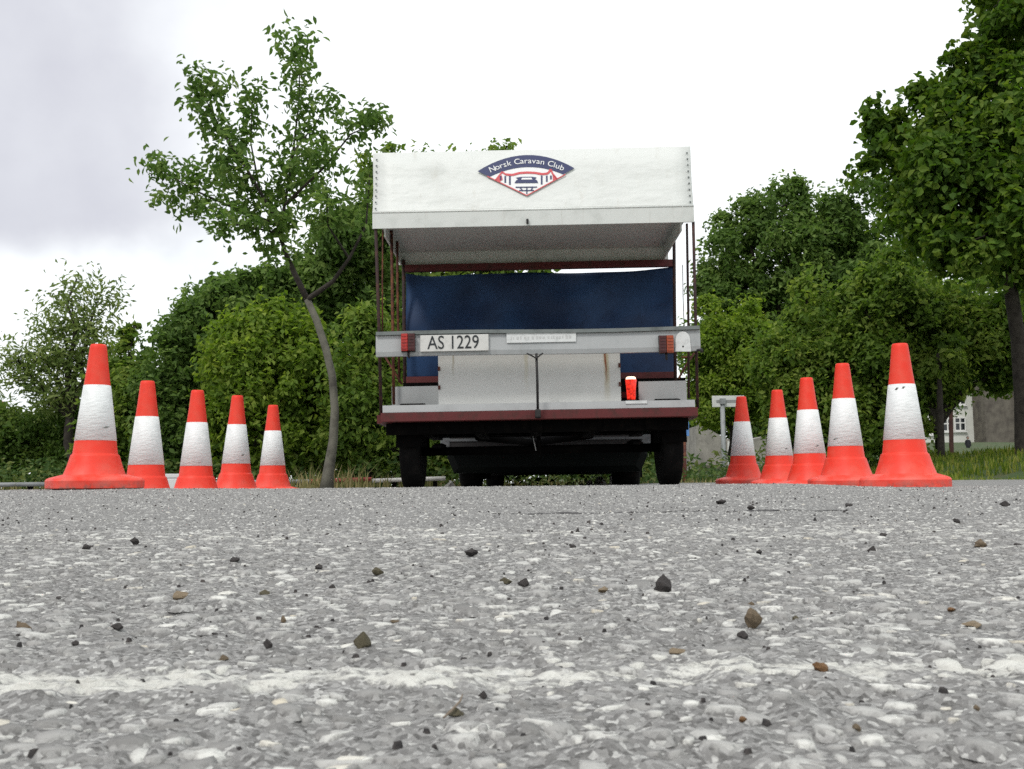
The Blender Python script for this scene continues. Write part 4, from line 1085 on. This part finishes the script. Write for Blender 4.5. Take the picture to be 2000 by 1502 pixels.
CONES = [  # px centre, base row, distance, turn, tilt, label, scuffs
    (184, 955, 5.45, 9, .2, 'nearest cone of the row on the left, its wide base fully in view', [(.55, .315, .045, .012)]),
    (284, 990, 6.28, 4, -.3, 'second cone from the front in the left row, base sunk from view', []),
    (382, 984, 6.97, -6, .0, 'middle cone of the left row, right of the white block', []),
    (460, 972, 7.75, 12, .3, 'fourth cone from the front in the left row, scuffed low on its sleeve', [(.5, .31, .03, .012)]),
    (532, 968, 8.75, 3, -.2, 'farthest and smallest cone of the left row, beside the bent young trunk', []),
    (1770, 953, 5.46, -2, .0, 'nearest and biggest cone of the right row, dark rubs high on its sleeve', [(-.35, .51, .022, .014), (.12, .515, .02, .012)]),
    (1654, 952, 6.37, 5, .2, 'second cone from the front in the right row, scuff low left on its sleeve', [(-.6, .29, .04, .011)]),
    (1584, 960, 6.94, -7, -.4, 'middle cone of the right row, scuff low right on its sleeve', [(.55, .295, .03, .010)]),
    (1524, 954, 8.03, 3, .1, 'fourth cone from the front in the right row, partly behind the middle one', [(.6, .30, .03, .010)]),
    (1453, 948, 8.9, 8, .0, 'farthest and smallest cone of the right row, against the street sign', [])]
src = None
for i, (px, row, Y, rz, ti, lab, sc) in enumerate(CONES):
    p = P(px, row, Y); z = min(p.z, float(road_base(p.x, p.y)) + .02)
    rz += -math.degrees(math.atan2(p.x, p.y))
    r = thing('traffic_cone', lab, 'traffic cone', (p.x, p.y, p.z), (math.radians(ti), math.radians(ti * .7), math.radians(rz)), 'red and white traffic cones in two rows')
    if src is None: cone_parts(r); src = r; src_parts = list(r.children)
    else:
        for ch in src_parts:
            c = ch.copy(); link(c, r)
    for a in sc: scuff(r, a[0] - math.radians(rz) - math.atan2(p.x, p.y), *a[1:])

# ------------------------------------------------------------------ the trailer
TY = 7.1
tx0 = P(1048, 945, TY).x; zg = .085
tr = thing('trailer', 'grey and white goods trailer with canopy, blue tarpaulin and plate AS 1229', 'trailer', (tx0, TY, zg), (0, math.radians(-.42), math.radians(-.8)))
def T(px, row, Y):
    q = P(px, row, Y); return Vector((q.x - tx0, Y - TY, q.z - zg))
def tz(row, Y): return T(1048, row, Y).z
def tX(px, Y, row=650): return T(px, row, Y).x - (row - 945) * math.tan(ROLL) * Y / F_PX * 0
YF = 8.37
def tbox(name, a, b, r0, r1, Y0, Y1, mat, bevel=0.0, parent=tr):
    xa, xb = T(a, (r0 + r1) / 2, Y0).x, T(b, (r0 + r1) / 2, Y0).x
    return MB().box(xa, xb, Y0 - TY, Y1 - TY, tz(max(r0, r1), Y0), tz(min(r0, r1), Y0), bevel).build(name, mat, parent)
HW = (T(1358, 408, TY).x - T(731, 408, TY).x) / 2
XC = (T(1358, 408, TY).x + T(731, 408, TY).x) / 2
z_v, z_c, z_t = tz(440.5, TY), tz(409, TY), tz(290, TY + .16)
yF = YF - TY
# canopy
cv = MB()
top = lambda x, y: (x, y, z_t + .0)
xt = HW + .018
N_ = 16
rear = []
secs_l = [[(XC - HW + 2 * HW * k / N_, 0, z_c + .001 * math.sin(k * .9)) for k in range(N_ + 1)],
          [(XC - HW * 1.002 + 2 * HW * 1.002 * k / N_, .055 + .004 * math.sin(k * .55 + 1), z_c + (z_t - z_c) * .35) for k in range(N_ + 1)],
          [(XC - HW * 1.01 + 2 * HW * 1.01 * k / N_, .112 + .003 * math.sin(k * .45), z_c + (z_t - z_c) * .70) for k in range(N_ + 1)],
          [(XC - xt + 2 * xt * k / N_, .155, z_t - .012) for k in range(N_ + 1)],
          [(XC - xt + 2 * xt * k / N_, .185, z_t) for k in range(N_ + 1)],
          [(XC - xt + 2 * xt * k / N_, yF - .05, z_t + .01) for k in range(N_ + 1)],
          [(XC - HW + 2 * HW * k / N_, yF, z_c) for k in range(N_ + 1)]]
V = [p for s_ in secs_l for p in s_]; n1 = N_ + 1
Fq = [(i * n1 + k, i * n1 + k + 1, (i + 1) * n1 + k + 1, (i + 1) * n1 + k) for i in range(len(secs_l) - 1) for k in range(N_)]
Fq += [tuple(i * n1 for i in range(len(secs_l)))[::-1], tuple(i * n1 + N_ for i in range(len(secs_l)))]
me = bpy.data.meshes.new('canopy_cover'); me.from_pydata(V, [], Fq); me.polygons.foreach_set('use_smooth', np.array([i < 3 * N_ for i in range(len(Fq))])); me.update()
bm = bmesh.new(); bm.from_mesh(me); bmesh.ops.recalc_face_normals(bm, faces=bm.faces)
bm.to_mesh(me); bm.free()
cover = mesh_obj('canopy_cover', me, M['white'], tr)
# hem stitching bead on the crease, valances all round, ceiling
MB().tube([(XC - HW, -.006, z_c), (XC, -.005, z_c - .002), (XC + HW, -.006, z_c)], .007, 6).build('hem', M['white'], cover)
MB().box(XC - HW, XC + HW, -.008, .006, z_v, z_c - .0055).build('valance', M['valance'], tr)
MB().box(XC - HW + .01, XC + HW - .01, yF - .02, yF - .008, z_v + .01, z_c + .003).build('valance', M['valance'], tr)
for sg in (-1, 1):
    xx = XC + sg * (HW - .045)
    MB().box(xx - .006, xx + .006, .30, yF - .018, z_v + .015, z_c - .001).build('valance', M['valance'], tr)
MB().box(XC - HW + .006, XC + HW - .006, .003, yF - .014, z_c - .004, z_c + .012).build('ceiling', M['ceiling'], tr)
k_ = T(1034, 432, TY - .02)
MB().box(k_.x - .008, k_.x + .008, -.03, -.010, k_.z - .016, k_.z + .016, .004).build('catch', M['dkplastic'], tr)
# logo on the canopy slope
def lg(px, row, off):
    row = row + (px - 1034) * .011
    t_ = (409 - row) / (409 - 290); y = .16 * t_
    return Vector((T(px, row, TY + y).x, y - .006 - off, z_c + (z_t - z_c) * t_))
def flat(polys, mat, off, name, parent):
    mb = MB()
    for p in polys: mb.prism([lg(a, b, off) for a, b in p], (0, .0016, 0))
    return mb.build(name, mat, parent)
arc = lambda x, x0, y0, x1, y1, h: y0 + (y1 - y0) * (x - x0) / (x1 - x0) - h * 4 * ((x - x0) / (x1 - x0)) * (1 - (x - x0) / (x1 - x0))
up = [(x, arc(x, 937, 335, 1126, 331, 29)) for x in np.linspace(937, 1126, 15)]
lo = [(x, arc(x, 960, 346.5, 1104, 343, 17)) for x in np.linspace(960, 1104, 13)]
bg = flat([up + [(1033, 384)]], M['whiteprint'], .006, 'emblem', cover)
flat([up + [(1104, 343)] + lo[::-1][1:]], M['navy'], .0085, 'band', bg)
def stroke(a, b, w):
    a, b = Vector(a), Vector(b); d = (b - a).normalized(); n = Vector((-d.y, d.x)) * w / 2
    return [tuple(a + n), tuple(b + n), tuple(b - n), tuple(a - n)]
reds = [stroke((956, 345), (1033, 383), 1.8), stroke((1033, 383), (1108, 343), 1.8)]
rp = [(972, 353), (985, 337), (992, 342), (1005, 343), (1018, 339.5), (1034, 338.5), (1050, 339.5), (1063, 342), (1074, 341), (1080, 333), (1083, 341), (1092, 352)]
reds += [stroke(rp[i], rp[i + 1], 4.2 if 1 < i < 9 else 3.2) for i in range(len(rp) - 1)]
reds += [[(972, 353), (984, 343), (986, 352), (980, 356)], [(1083, 342), (1092, 352), (1084, 354)]]
flat(reds, M['redprint'], .0090, 'bridge_print', bg)
nav = [[(x - 1.6, 345), (x + 1.6, 345), (x + 1.6, y), (x - 1.6, y)] for x, y in ((982, 353), (991, 358), (1000, 362), (1062, 362), (1072, 357), (1080, 352))]
nav += [[(1009, 359), (1012, 354), (1016, 352), (1012, 348.5), (1022, 347), (1044, 347), (1052, 348.5), (1049, 352), (1053, 354), (1055, 359)], stroke((1011, 367), (1053, 367), 2), stroke((1020, 368), (1025, 374), 2.4), stroke((1044, 368), (1041, 374), 2.4), stroke((1018, 373.5), (1047, 373.5), 1.8), stroke((1033, 366), (1033, 380), 2.4)]
flat(nav, M['navy'], .0095, 'motif_print', bg)
flat([[(1022, 352.5), (1024, 349), (1042, 349), (1044, 352.5)]], M['whiteprint'], .0110, 'window_print', bg)
# arched lettering
let = bpy.data.meshes.new('lettering'); bmL = bmesh.new()
word = 'Norsk Caravan Club'
xs_l = np.linspace(956, 1109, len(word))
adv = {'r': .8, 'a': 1.0, 'l': .5, ' ': .75, 'C': 1.25, 'N': 1.2, 'k': 1, 's': .9, 'n': 1, 'v': .95, 'o': 1, 'u': 1, 'b': 1}
tot = sum(adv[c] for c in word); cur = 0
for c in word:
    w = adv[c]; u = (cur + w / 2) / tot; cur += w
    if c == ' ': continue
    px = 961 + (1106 - 961) * u
    yu = arc(px, 937, 335, 1126, 331, 29); yl = arc(px, 960, 346.5, 1104, 343, 17) if 960 < px < 1104 else yu + 12
    yl = max(yl, yu + 10.5); row = (yu + yl) / 2 + .4
    size = min(15.5, (yl - yu) * 1.0) * TY / F_PX * 1.05
    tm = text_mesh(c, size, .0006)
    slope = (arc(px + 2, 937, 335, 1126, 331, 23) - arc(px - 2, 937, 335, 1126, 331, 23)) / 4
    ctr = lg(px, row, .0115)
    R = Matrix.Rotation(math.pi / 2, 4, 'X') @ Matrix.Rotation(-slope, 4, 'Z')
    tm.transform(Matrix.Translation(ctr) @ Matrix.Rotation(-math.atan2(.16, z_t - z_c), 4, 'X') @ R @ Matrix.Diagonal((1.15, 1.15, 1, 1)))
    bmL.from_mesh(tm); bpy.data.meshes.remove(tm)
bmL.to_mesh(let); bmL.free()
mesh_obj('lettering', let, M['whiteprint'], bg)
for sg in (-1, 1):
    for k in range(9):
        t_ = .06 + .10 * k
        MB().lathe([(0, 0), (.006, 0), (.007, -.003), (.003, -.004), (0, -.004)], 8, 'Y', (XC + sg * (HW * (1 + .01 * t_) - .022), .16 * t_ - .008, z_c + (z_t - z_c) * t_)).build('eyelet', M['barlip'], cover)
# posts
def tpost(pxa, ra, pxb, rb, Y, w, mat, name='post'):
    s = Y / F_PX
    MB().tube([T(pxa, ra, Y), T((pxa + pxb) / 2 + random.uniform(-1, 1), (ra + rb) / 2, Y), T(pxb, rb, Y)], w / 2 * s, 8).build(name, mat, tr)
tpost(737, 442, 745, 808, TY + .01, 6.5, M['darkpost']); tpost(1357, 436, 1363, 800, TY + .01, 6, M['darkpost'])
tpost(766, 446, 768, 788, 7.6, 6, M['rust']); tpost(1343, 440, 1344, 780, 7.55, 5, M['darkpost'])
tpost(750, 446, 748, 650, 7.3, 3, M['rust'], 'rail'); tpost(776, 446, 778, 745, 7.95, 5, M['rust'], 'rail')
tpost(787, 505, 788, 780, YF - .05, 7, M['darkpost']); tpost(1316, 436, 1317, 780, YF - .30, 6.5, M['darkpost'])
tpost(1333, 520, 1335, 640, 7.9, 1.6, M['darkpost'], 'rail')
tpost(750, 692, 784, 748, 7.7, 4, M['rust'], 'brace'); tpost(1355, 692, 1324, 742, 7.7, 4, M['rust'], 'brace')
tpost(1352, 700, 1330, 700, 7.7, 4, M['rust'], 'rail')
# front headboard frame and tarpaulin
tbox('toe_board', 784, 1336, 743, 768, YF - .10, YF - .07, M['underbody'])
tbox('top_rail', 787, 1318, 512, 525, YF - .06, YF - .01, M['maroon'])
tbox('bottom_rail', 784, 1318, 731, 746, YF - .06, YF - .01, M['maroon'])
def tarp_sheet():
    nx, nz_ = 60, 34
    V = []
    for j in range(nz_ + 1):
        for i in range(nx + 1):
            u, v = i / nx, j / nz_
            topr = 528 + 7 * math.sin(u * math.pi) ** .8 - 5 * u + 2.0 * math.sin(u * 17) * (1 - u)
            row = topr + (735 - topr) * v
            px = 789 + (1318 - 789) * u
            p = T(px, row, YF - .03)
            d = .030 * math.sin(6.0 * u + 3.2 * v + 1.0) * math.sin(math.pi * min(1, v * 1.2 + .1)) + .018 * math.sin(11 * u - 5 * v) + .010 * math.sin(23 * u + 9 * v) * (1 - v) + .022 * (vnoise(u * 5, v * 4 + u * 3, 71) - .5)
            p.y += d * 2.0 + .05
            V.append(p)
    Q = [(j * (nx + 1) + i, j * (nx + 1) + i + 1, (j + 1) * (nx + 1) + i + 1, (j + 1) * (nx + 1) + i) for j in range(nz_) for i in range(nx)]
    me = bpy.data.meshes.new('tarpaulin'); me.from_pydata(V, [], Q); me.polygons.foreach_set('use_smooth', np.ones(len(Q), bool)); me.update()
    o = mesh_obj('tarpaulin', me, M['tarp'], tr)
    md = o.modifiers.new('thickness', 'SOLIDIFY'); md.thickness = .004
tarp_sheet()
# tailboard bar, slightly sagging, with a turned lip
def bar():
    mb = MB(); secs = []
    n = 24
    for i in range(n + 1):
        u = i / n; px = 736 + (1369 - 736) * u
        dz = .007 * math.sin(u * math.pi * 2.0 + .4) * .8
        a = T(px, 651, TY - .10); b = T(px, 692, TY - .10)
        za, zb = tz(651, TY - .1) + dz, tz(691, TY - .1) + dz * .6
        secs.append([(a.x, -.10, za), (a.x, -.105, zb + .03), (a.x, -.098, zb), (a.x, -.06, zb), (a.x, -.06, za)])
    mb.loft(secs); o = mb.build('tail_bar', M['bar'], tr)
    lp = MB(); secs = []
    for i in range(n + 1):
        u = i / n; px = 737 + (1368 - 737) * u
        dz = .007 * math.sin(u * math.pi * 2.0 + .4) * .8
        a = T(px, 650, TY - .10); za = tz(651, TY - .1) + dz
        secs.append([(a.x, -.118, za + .002), (a.x, -.118, za + .026), (a.x, -.05, za + .030), (a.x, -.05, za + .002)])
    lp.loft(secs); lp.build('lip', M['barlip'], o)
    return o
tail = bar()
def onbar(px, row, off): p = T(px, row + (px - 1048) * .0165, TY - .12); return Vector((p.x, -.108 - off, p.z))
a, b = onbar(823, 653, 0), onbar(957, 688, 0)
plate = MB().box(a.x, b.x, -.124, -.108, onbar(890, 687, 0).z, onbar(890, 655, 0).z, .004).build('number_plate', M['plate'], tail)
tm = text_mesh('AS 1229', .128, .0008)
tm.transform(Matrix.Translation((onbar(888, 671, 0).x, -.1262, onbar(888, 671, 0).z)) @ Matrix.Rotation(math.pi / 2, 4, 'X') @ Matrix.Diagonal((.80, 1.0, 1, 1)))
mesh_obj('plate_text', tm, M['black'], plate)
MB().box(onbar(992, 670, 0).x, onbar(1128, 670, 0).x, -.1115, -.107, onbar(1060, 668, 0).z, onbar(1060, 649, 0).z).build('sticker', M['sticker'], tail)
st = MB(); rr_ = random.Random(4)
xx = onbar(1000, 670, 0).x
while xx < onbar(1121, 670, 0).x:
    w = rr_.uniform(.006, .016); st.box(xx, xx + w, -.1122, -.1116, onbar(1060, 662 - rr_.uniform(0, 1), 0).z, onbar(1060, 655 + rr_.uniform(0, 2), 0).z); xx += w + rr_.uniform(.006, .02)
st.build('faded_print', M['sticker'] if False else worn('faded_print', (.50, .51, .50), (.58, .59, .58), .6, 60), tail)
# arched white tag
ar = []
for k in range(9): an = math.pi * k / 8; ar.append((1336 + 14 * math.cos(an), 660 - 15 * math.sin(an)))
ar += [(1321, 684), (1352, 684)]
MB().prism([onbar(px, rw, 0.006) + Vector((0, 0, 0)) for px, rw in ar], (0, .005, 0)).build('emblem_tag', M['sticker'], tail)
MB().lathe([(0, 0), (.006, 0), (.006, -.004), (0, -.004)], 8, 'Y', (onbar(1336, 670, 0).x, -.112, T(1336, 679, TY - .12).z)).build('screw', M['dkplastic'], tail)
for (px0, px1, m1, m2) in ((786, 813, 'redlens', 'darkred'), (1289, 1317, 'darkred', 'amber')):
    cxp = (px0 + px1) / 2
    z0, z1 = onbar(cxp, 688, 0).z, onbar(cxp, 654, 0).z
    xa, xm, xb = onbar(px0, 670, 0).x, onbar(cxp, 670, 0).x, onbar(px1, 670, 0).x
    l = MB().box(xa - .002, xb + .002, -.122, -.106, z0 - .004, z1 + .004, .004).build('tail_lamp', M['dkplastic'], tail)
    for (p_, q_, mm) in ((xa, xm - .001, m1), (xm + .001, xb, m2)):
        ln = MB().box(p_, q_, -.148, -.1225, z0, z1, .007)
        for k in range(5):
            zz = z0 + (z1 - z0) * (.14 + .18 * k); ln.box(p_ + .006, q_ - .006, -.1515, -.147, zz - .004, zz + .004, .0015)
        ln.build('lens', M[mm], l)
    MB().tube([(xm, -.118, z0), (xm, -.116, z0 - .025), (xm + .003, -.10, z0 - .04)], .008, 6).build('cable', M['dkplastic'], l)
hk = onbar(1369, 680, 0); MB().tube([hk + Vector((-.02, .02, 0)), hk + Vector((.012, .01, 0)), hk + Vector((.015, .01, -.02))], .012, 6).build('hook', M['dkplastic'], tail)
# latch rod down the middle
a, b = T(1050, 690, TY - .13), T(1052, 806, TY - .10)
lr = MB().tube([a, a.lerp(b, .5) + Vector((.002, 0, 0)), b], .0085, 8).build('latch_rod', M['dkplastic'], tr)
MB().tube([T(1031, 690, TY - .14), T(1040, 694, TY - .14), T(1050, 700, TY - .14), T(1058, 693, TY - .14), T(1063, 690, TY - .14)], .0055, 6).build('handle', M['dkplastic'], lr)
MB().box(b.x - .019, b.x + .019, -.15, -.055, b.z - .035, b.z + .020, .008).build('foot_clamp', M['dkplastic'], lr)
# white cabinet with two doors
xa, xm, xb = T(857, 740, 7.2).x, T(1049, 740, 7.2).x, T(1213, 740, 7.2).x
z0, z1 = tz(787.5, 7.2), tz(668, 7.2)
cb = MB().box(xa + .004, xb - .004, .12, .60, z0, z1).build('cabinet', M['cab'], tr)
MB().box(xa, xm - .004, .10, .117, z0 + .002, z1, .003).build('door', M['cab'], cb)
MB().box(xm + .004, xb, .10, .117, z0 + .002, z1, .003).build('door', M['cab'], cb)
for xx in (xa + .006, xb - .006):
    for zz in (z0 + .12, z0 + .25): MB().box(xx - .008, xx + .008, .085, .10, zz - .014, zz + .014, .002).build('hinge', M['rust'], cb)
# deck boards, beams
tbox('front_board', 764, 857, 750, 801, 7.66, 7.69, M['board']); tbox('front_board', 1247, 1340, 749, 801, 7.66, 7.69, M['board'])
tbox('deck_edge', 748, 1358, 786.5, 800.5, TY - .02, TY + .60, M['strip'])
tbox('white_patch', 1223, 1265, 786, 792, TY - .026, TY - .021, M['sticker'])
tbox('rear_beam', 744, 1364, 801, 818.5, TY - .04, TY + .08, M['maroon'], .004)
for sx in (-1, 1):
    xx = XC + sx * (HW - .06); MB().box(xx - .05, xx + .05, .085, yF, tz(820, TY), tz(803, TY)).build('side_beam', M['maroon'], tr)
dk = MB().box(XC - HW + .03, XC + HW - .03, .09, yF, tz(803, TY) + .001, tz(803, TY) + .030).build('deck', M['underbody'], tr)
fr = MB()
for xx in (-.78, -.40, .0, .40, .78): fr.box(XC + xx - .04, XC + xx + .04, .085, yF, tz(841, TY), tz(820, TY) + .01)
for yy in (.20, .55, .95, 1.22): fr.box(XC - HW + .09, XC + HW - .09, yy, yy + .06, tz(836, TY), tz(820, TY) + .005)
fr.box(XC - HW + .07, XC + HW - .07, .10, .14, tz(843, TY), tz(820, TY) - .002)
fr.build('chassis', M['underbody'], tr)
# axle, wheels, springs, mudguards
AY = .55
ax_z = .30
MB().tube([(XC - .95, AY, ax_z - .03), (XC + .95, AY, ax_z - .03)], .032, 10).build('axle', M['underbody'], tr)
for sg in (-1, 1):
    px = 806 if sg < 0 else 1303
    xc = T(px, 880, TY + AY).x; w = 37 * (TY + AY) / F_PX
    wh = bpy.data.objects.new('wheel', None); link(wh, tr); wh.location = (xc, AY, ax_z)
    MB().lathe([(.19, -w * .44), (.25, -w * .52), (.285, -w * .51), (.302, -w * .46), (.306, -w * .3), (.306, w * .3), (.302, w * .46), (.285, w * .51), (.25, w * .52), (.19, w * .44)], 40, 'X').build('tyre', M['tyre'], wh)
    MB().lathe([(.0, -w * .30), (.08, -w * .33), (.10, -w * .2), (.17, -w * .25), (.19, -w * .43), (.188, w * .43), (.17, w * .25), (.10, w * .2), (.08, w * .33), (0, w * .30)], 24, 'X').build('rim', M['rim'], wh)
    sp = MB()
    for k in range(3): sp.box(XC + sg * .70 - .03, XC + sg * .70 + .03, AY - .38 + k * .1, AY + .38 - k * .1, ax_z - .012 + k * .012, ax_z - .002 + k * .012)
    sp.build('leaf_spring', M['underbody'], tr)
    m = MB(); secs = []
    for k in range(13):
        an = math.pi * (.02 + .96 * k / 12); r1, r2 = .345, .353
        secs.append([(xc - w * .62, AY + math.cos(an) * r1, ax_z + math.sin(an) * r1 - .03), (xc + w * .62, AY + math.cos(an) * r1, ax_z + math.sin(an) * r1 - .03), (xc + w * .62, AY + math.cos(an) * r2, ax_z + math.sin(an) * r2 - .03), (xc - w * .62, AY + math.cos(an) * r2, ax_z + math.sin(an) * r2 - .03)])
    m.loft(secs).build('mudguard', M['underbody'], tr)
# rear prop stand hanging under the middle, drawbar to the car
p0 = T(1050, 846, TY + .4)
pr = MB().tube([(p0.x, .4, .36), (p0.x + .01, .4, .27)], .014, 8).tube([(p0.x + .010, .4, .27), (p0.x + .018, .4, .20)], .006, 6).build('prop_stand', M['underbody'], tr)
MB().tube([T(1040, 852, TY + .38), T(1046, 880, TY + .38)], .004, 6).build('tip', M['strip'], pr)
MB().tube([(-.45, yF, .40), (.0, yF + .80, .38)], .03, 8).tube([(.45, yF, .40), (.0, yF + .80, .38)], .03, 8).build('drawbar', M['underbody'], tr)
MB().tube([(0, yF + .76, .385), (0, yF + .92, .39)], .028, 8).build('coupling', M['underbody'], tr)

# ------------------------------------------------------------------ the towing car (only its underside, wheels, bumper and lamp show)
CYR = 9.42
cxp = 1068
c0 = P(cxp, 945, CYR); car = thing('towing_car', 'dark car hitched ahead of the trailer, seen only below its deck', 'car', (c0.x, CYR, .06), (0, 0, math.radians(-4)))
def cz(row): return P(cxp, row, CYR).z - .06
hw = .90
def sec(y, w, z0, z1, tuck=.06):
    return [(-w + tuck, y, z0), (w - tuck, y, z0), (w, y, z0 + .14), (w, y, z0 + .40), (w - .03, y, z1), (-w + .03, y, z1), (-w, y, z0 + .40), (-w, y, z0 + .14)]
zb_ = cz(922)
MB().loft([sec(.0, hw - .05, zb_ + .05, 1.08), sec(.06, hw, zb_, 1.10), sec(1.0, hw, zb_, 1.10), sec(3.0, hw, zb_, 1.06), sec(3.3, hw, zb_, .90), sec(4.2, hw - .04, zb_ + .02, .78), sec(4.4, hw - .14, zb_ + .08, .70)]).build('body', M['carpaint'], car)
MB().loft([[(-.80, .04, 1.09), (.80, .04, 1.09), (.62, .42, 1.52), (-.62, .42, 1.52)], [(-.82, 1.2, 1.09), (.82, 1.2, 1.09), (.64, 1.2, 1.55), (-.64, 1.2, 1.55)], [(-.82, 3.1, 1.05), (.82, 3.1, 1.05), (.62, 2.3, 1.53), (-.62, 2.3, 1.53)]]).build('cabin', M['carpaint'], car)
MB().prism([(-.70, .085, 1.14), (.70, .085, 1.14), (.60, .35, 1.45), (-.60, .35, 1.45)], (0, -.02, .012)).build('rear_window', M['glass'], car)
for sg in (-1, 1):
    MB().prism([(sg * .805, .5, 1.14), (sg * .805, 2.6, 1.14), (sg * .67, 2.2, 1.48), (sg * .66, .55, 1.48)], (sg * .012, 0, .004)).build('side_window', M['glass'], car)
bp = MB().box(-hw - .03, hw + .03, -.13, .10, cz(876), cz(846), .02).build('bumper', M['dkplastic'], car)
MB().box(-hw, hw - .0, -.140, -.128, cz(861), cz(856)).build('chrome_strip', M['chrome'], bp)
MB().box(hw - .06, hw + .036, -.139, .06, cz(872), cz(843), .01).build('corner_guard', M['chrome'], bp)
MB().box(-hw - .036, -hw + .05, -.139, .06, cz(872), cz(843), .01).build('corner_guard', M['chrome'], bp)
for sg in (-1, 1):
    MB().box(sg * .74 - .07, sg * .74 + .07, -.03, -.002, .80, 1.0, .008).build('tail_lamp', M['darkred'], car)
for (xx, yy) in ((-.76, .80), (.76, .80), (-.76, 3.45), (.76, 3.45)):
    wh = bpy.data.objects.new('wheel', None); link(wh, car); wh.location = (xx, yy, .30)
    w = .20
    MB().lathe([(.19, -w * .42), (.26, -w / 2), (.295, -w * .42), (.31, -w * .2), (.31, w * .2), (.295, w * .42), (.26, w / 2), (.19, w * .42)], 32, 'X').build('tyre', M['tyre'], wh)
    MB().lathe([(0, -w * .3), (.12, -w * .3), (.19, -w * .42), (.188, w * .42), (.12, w * .3), (0, w * .3)], 20, 'X').build('rim', M['rim'], wh)
for xx in (-.76, .76): MB().box(xx - .15, xx + .15, 1.20, 1.21, .10, .42).build('mud_flap', M['tyre'], car)
MB().box(-.62, .55, .3, 3.6, .20, .34).build('underbody', M['underbody'], car)

# a lit red lantern standing on the trailer deck beside the cabinet
LY = 7.56
l0 = P(1233, 781, LY)
lan = thing('lantern', 'small glowing red lantern beside the white cabinet on the trailer', 'lantern', l0)
lh = P(1233, 736, LY).z - l0.z; lw = 11.8 * LY / F_PX
MB().lathe([(0, .002), (lw * .66, .002), (lw * .70, lh * .10), (lw * .80, lh * .50), (lw * .95, lh * .86), (lw * .93, lh * .875), (0, lh * .88)], 24).build('lens', M['litred'], lan)
MB().lathe([(0, lh * .882), (lw * .80, lh * .882), (lw * .84, lh * .90), (lw * .80, lh * .96), (lw * .6, lh), (0, lh)], 24).build('light_strip', M['litbulb'], lan)
MB().lathe([(0, -.03), (lw * .82, -.03), (lw * .82, .0), (0, .0)], 24).build('foot', M['dkplastic'], lan)
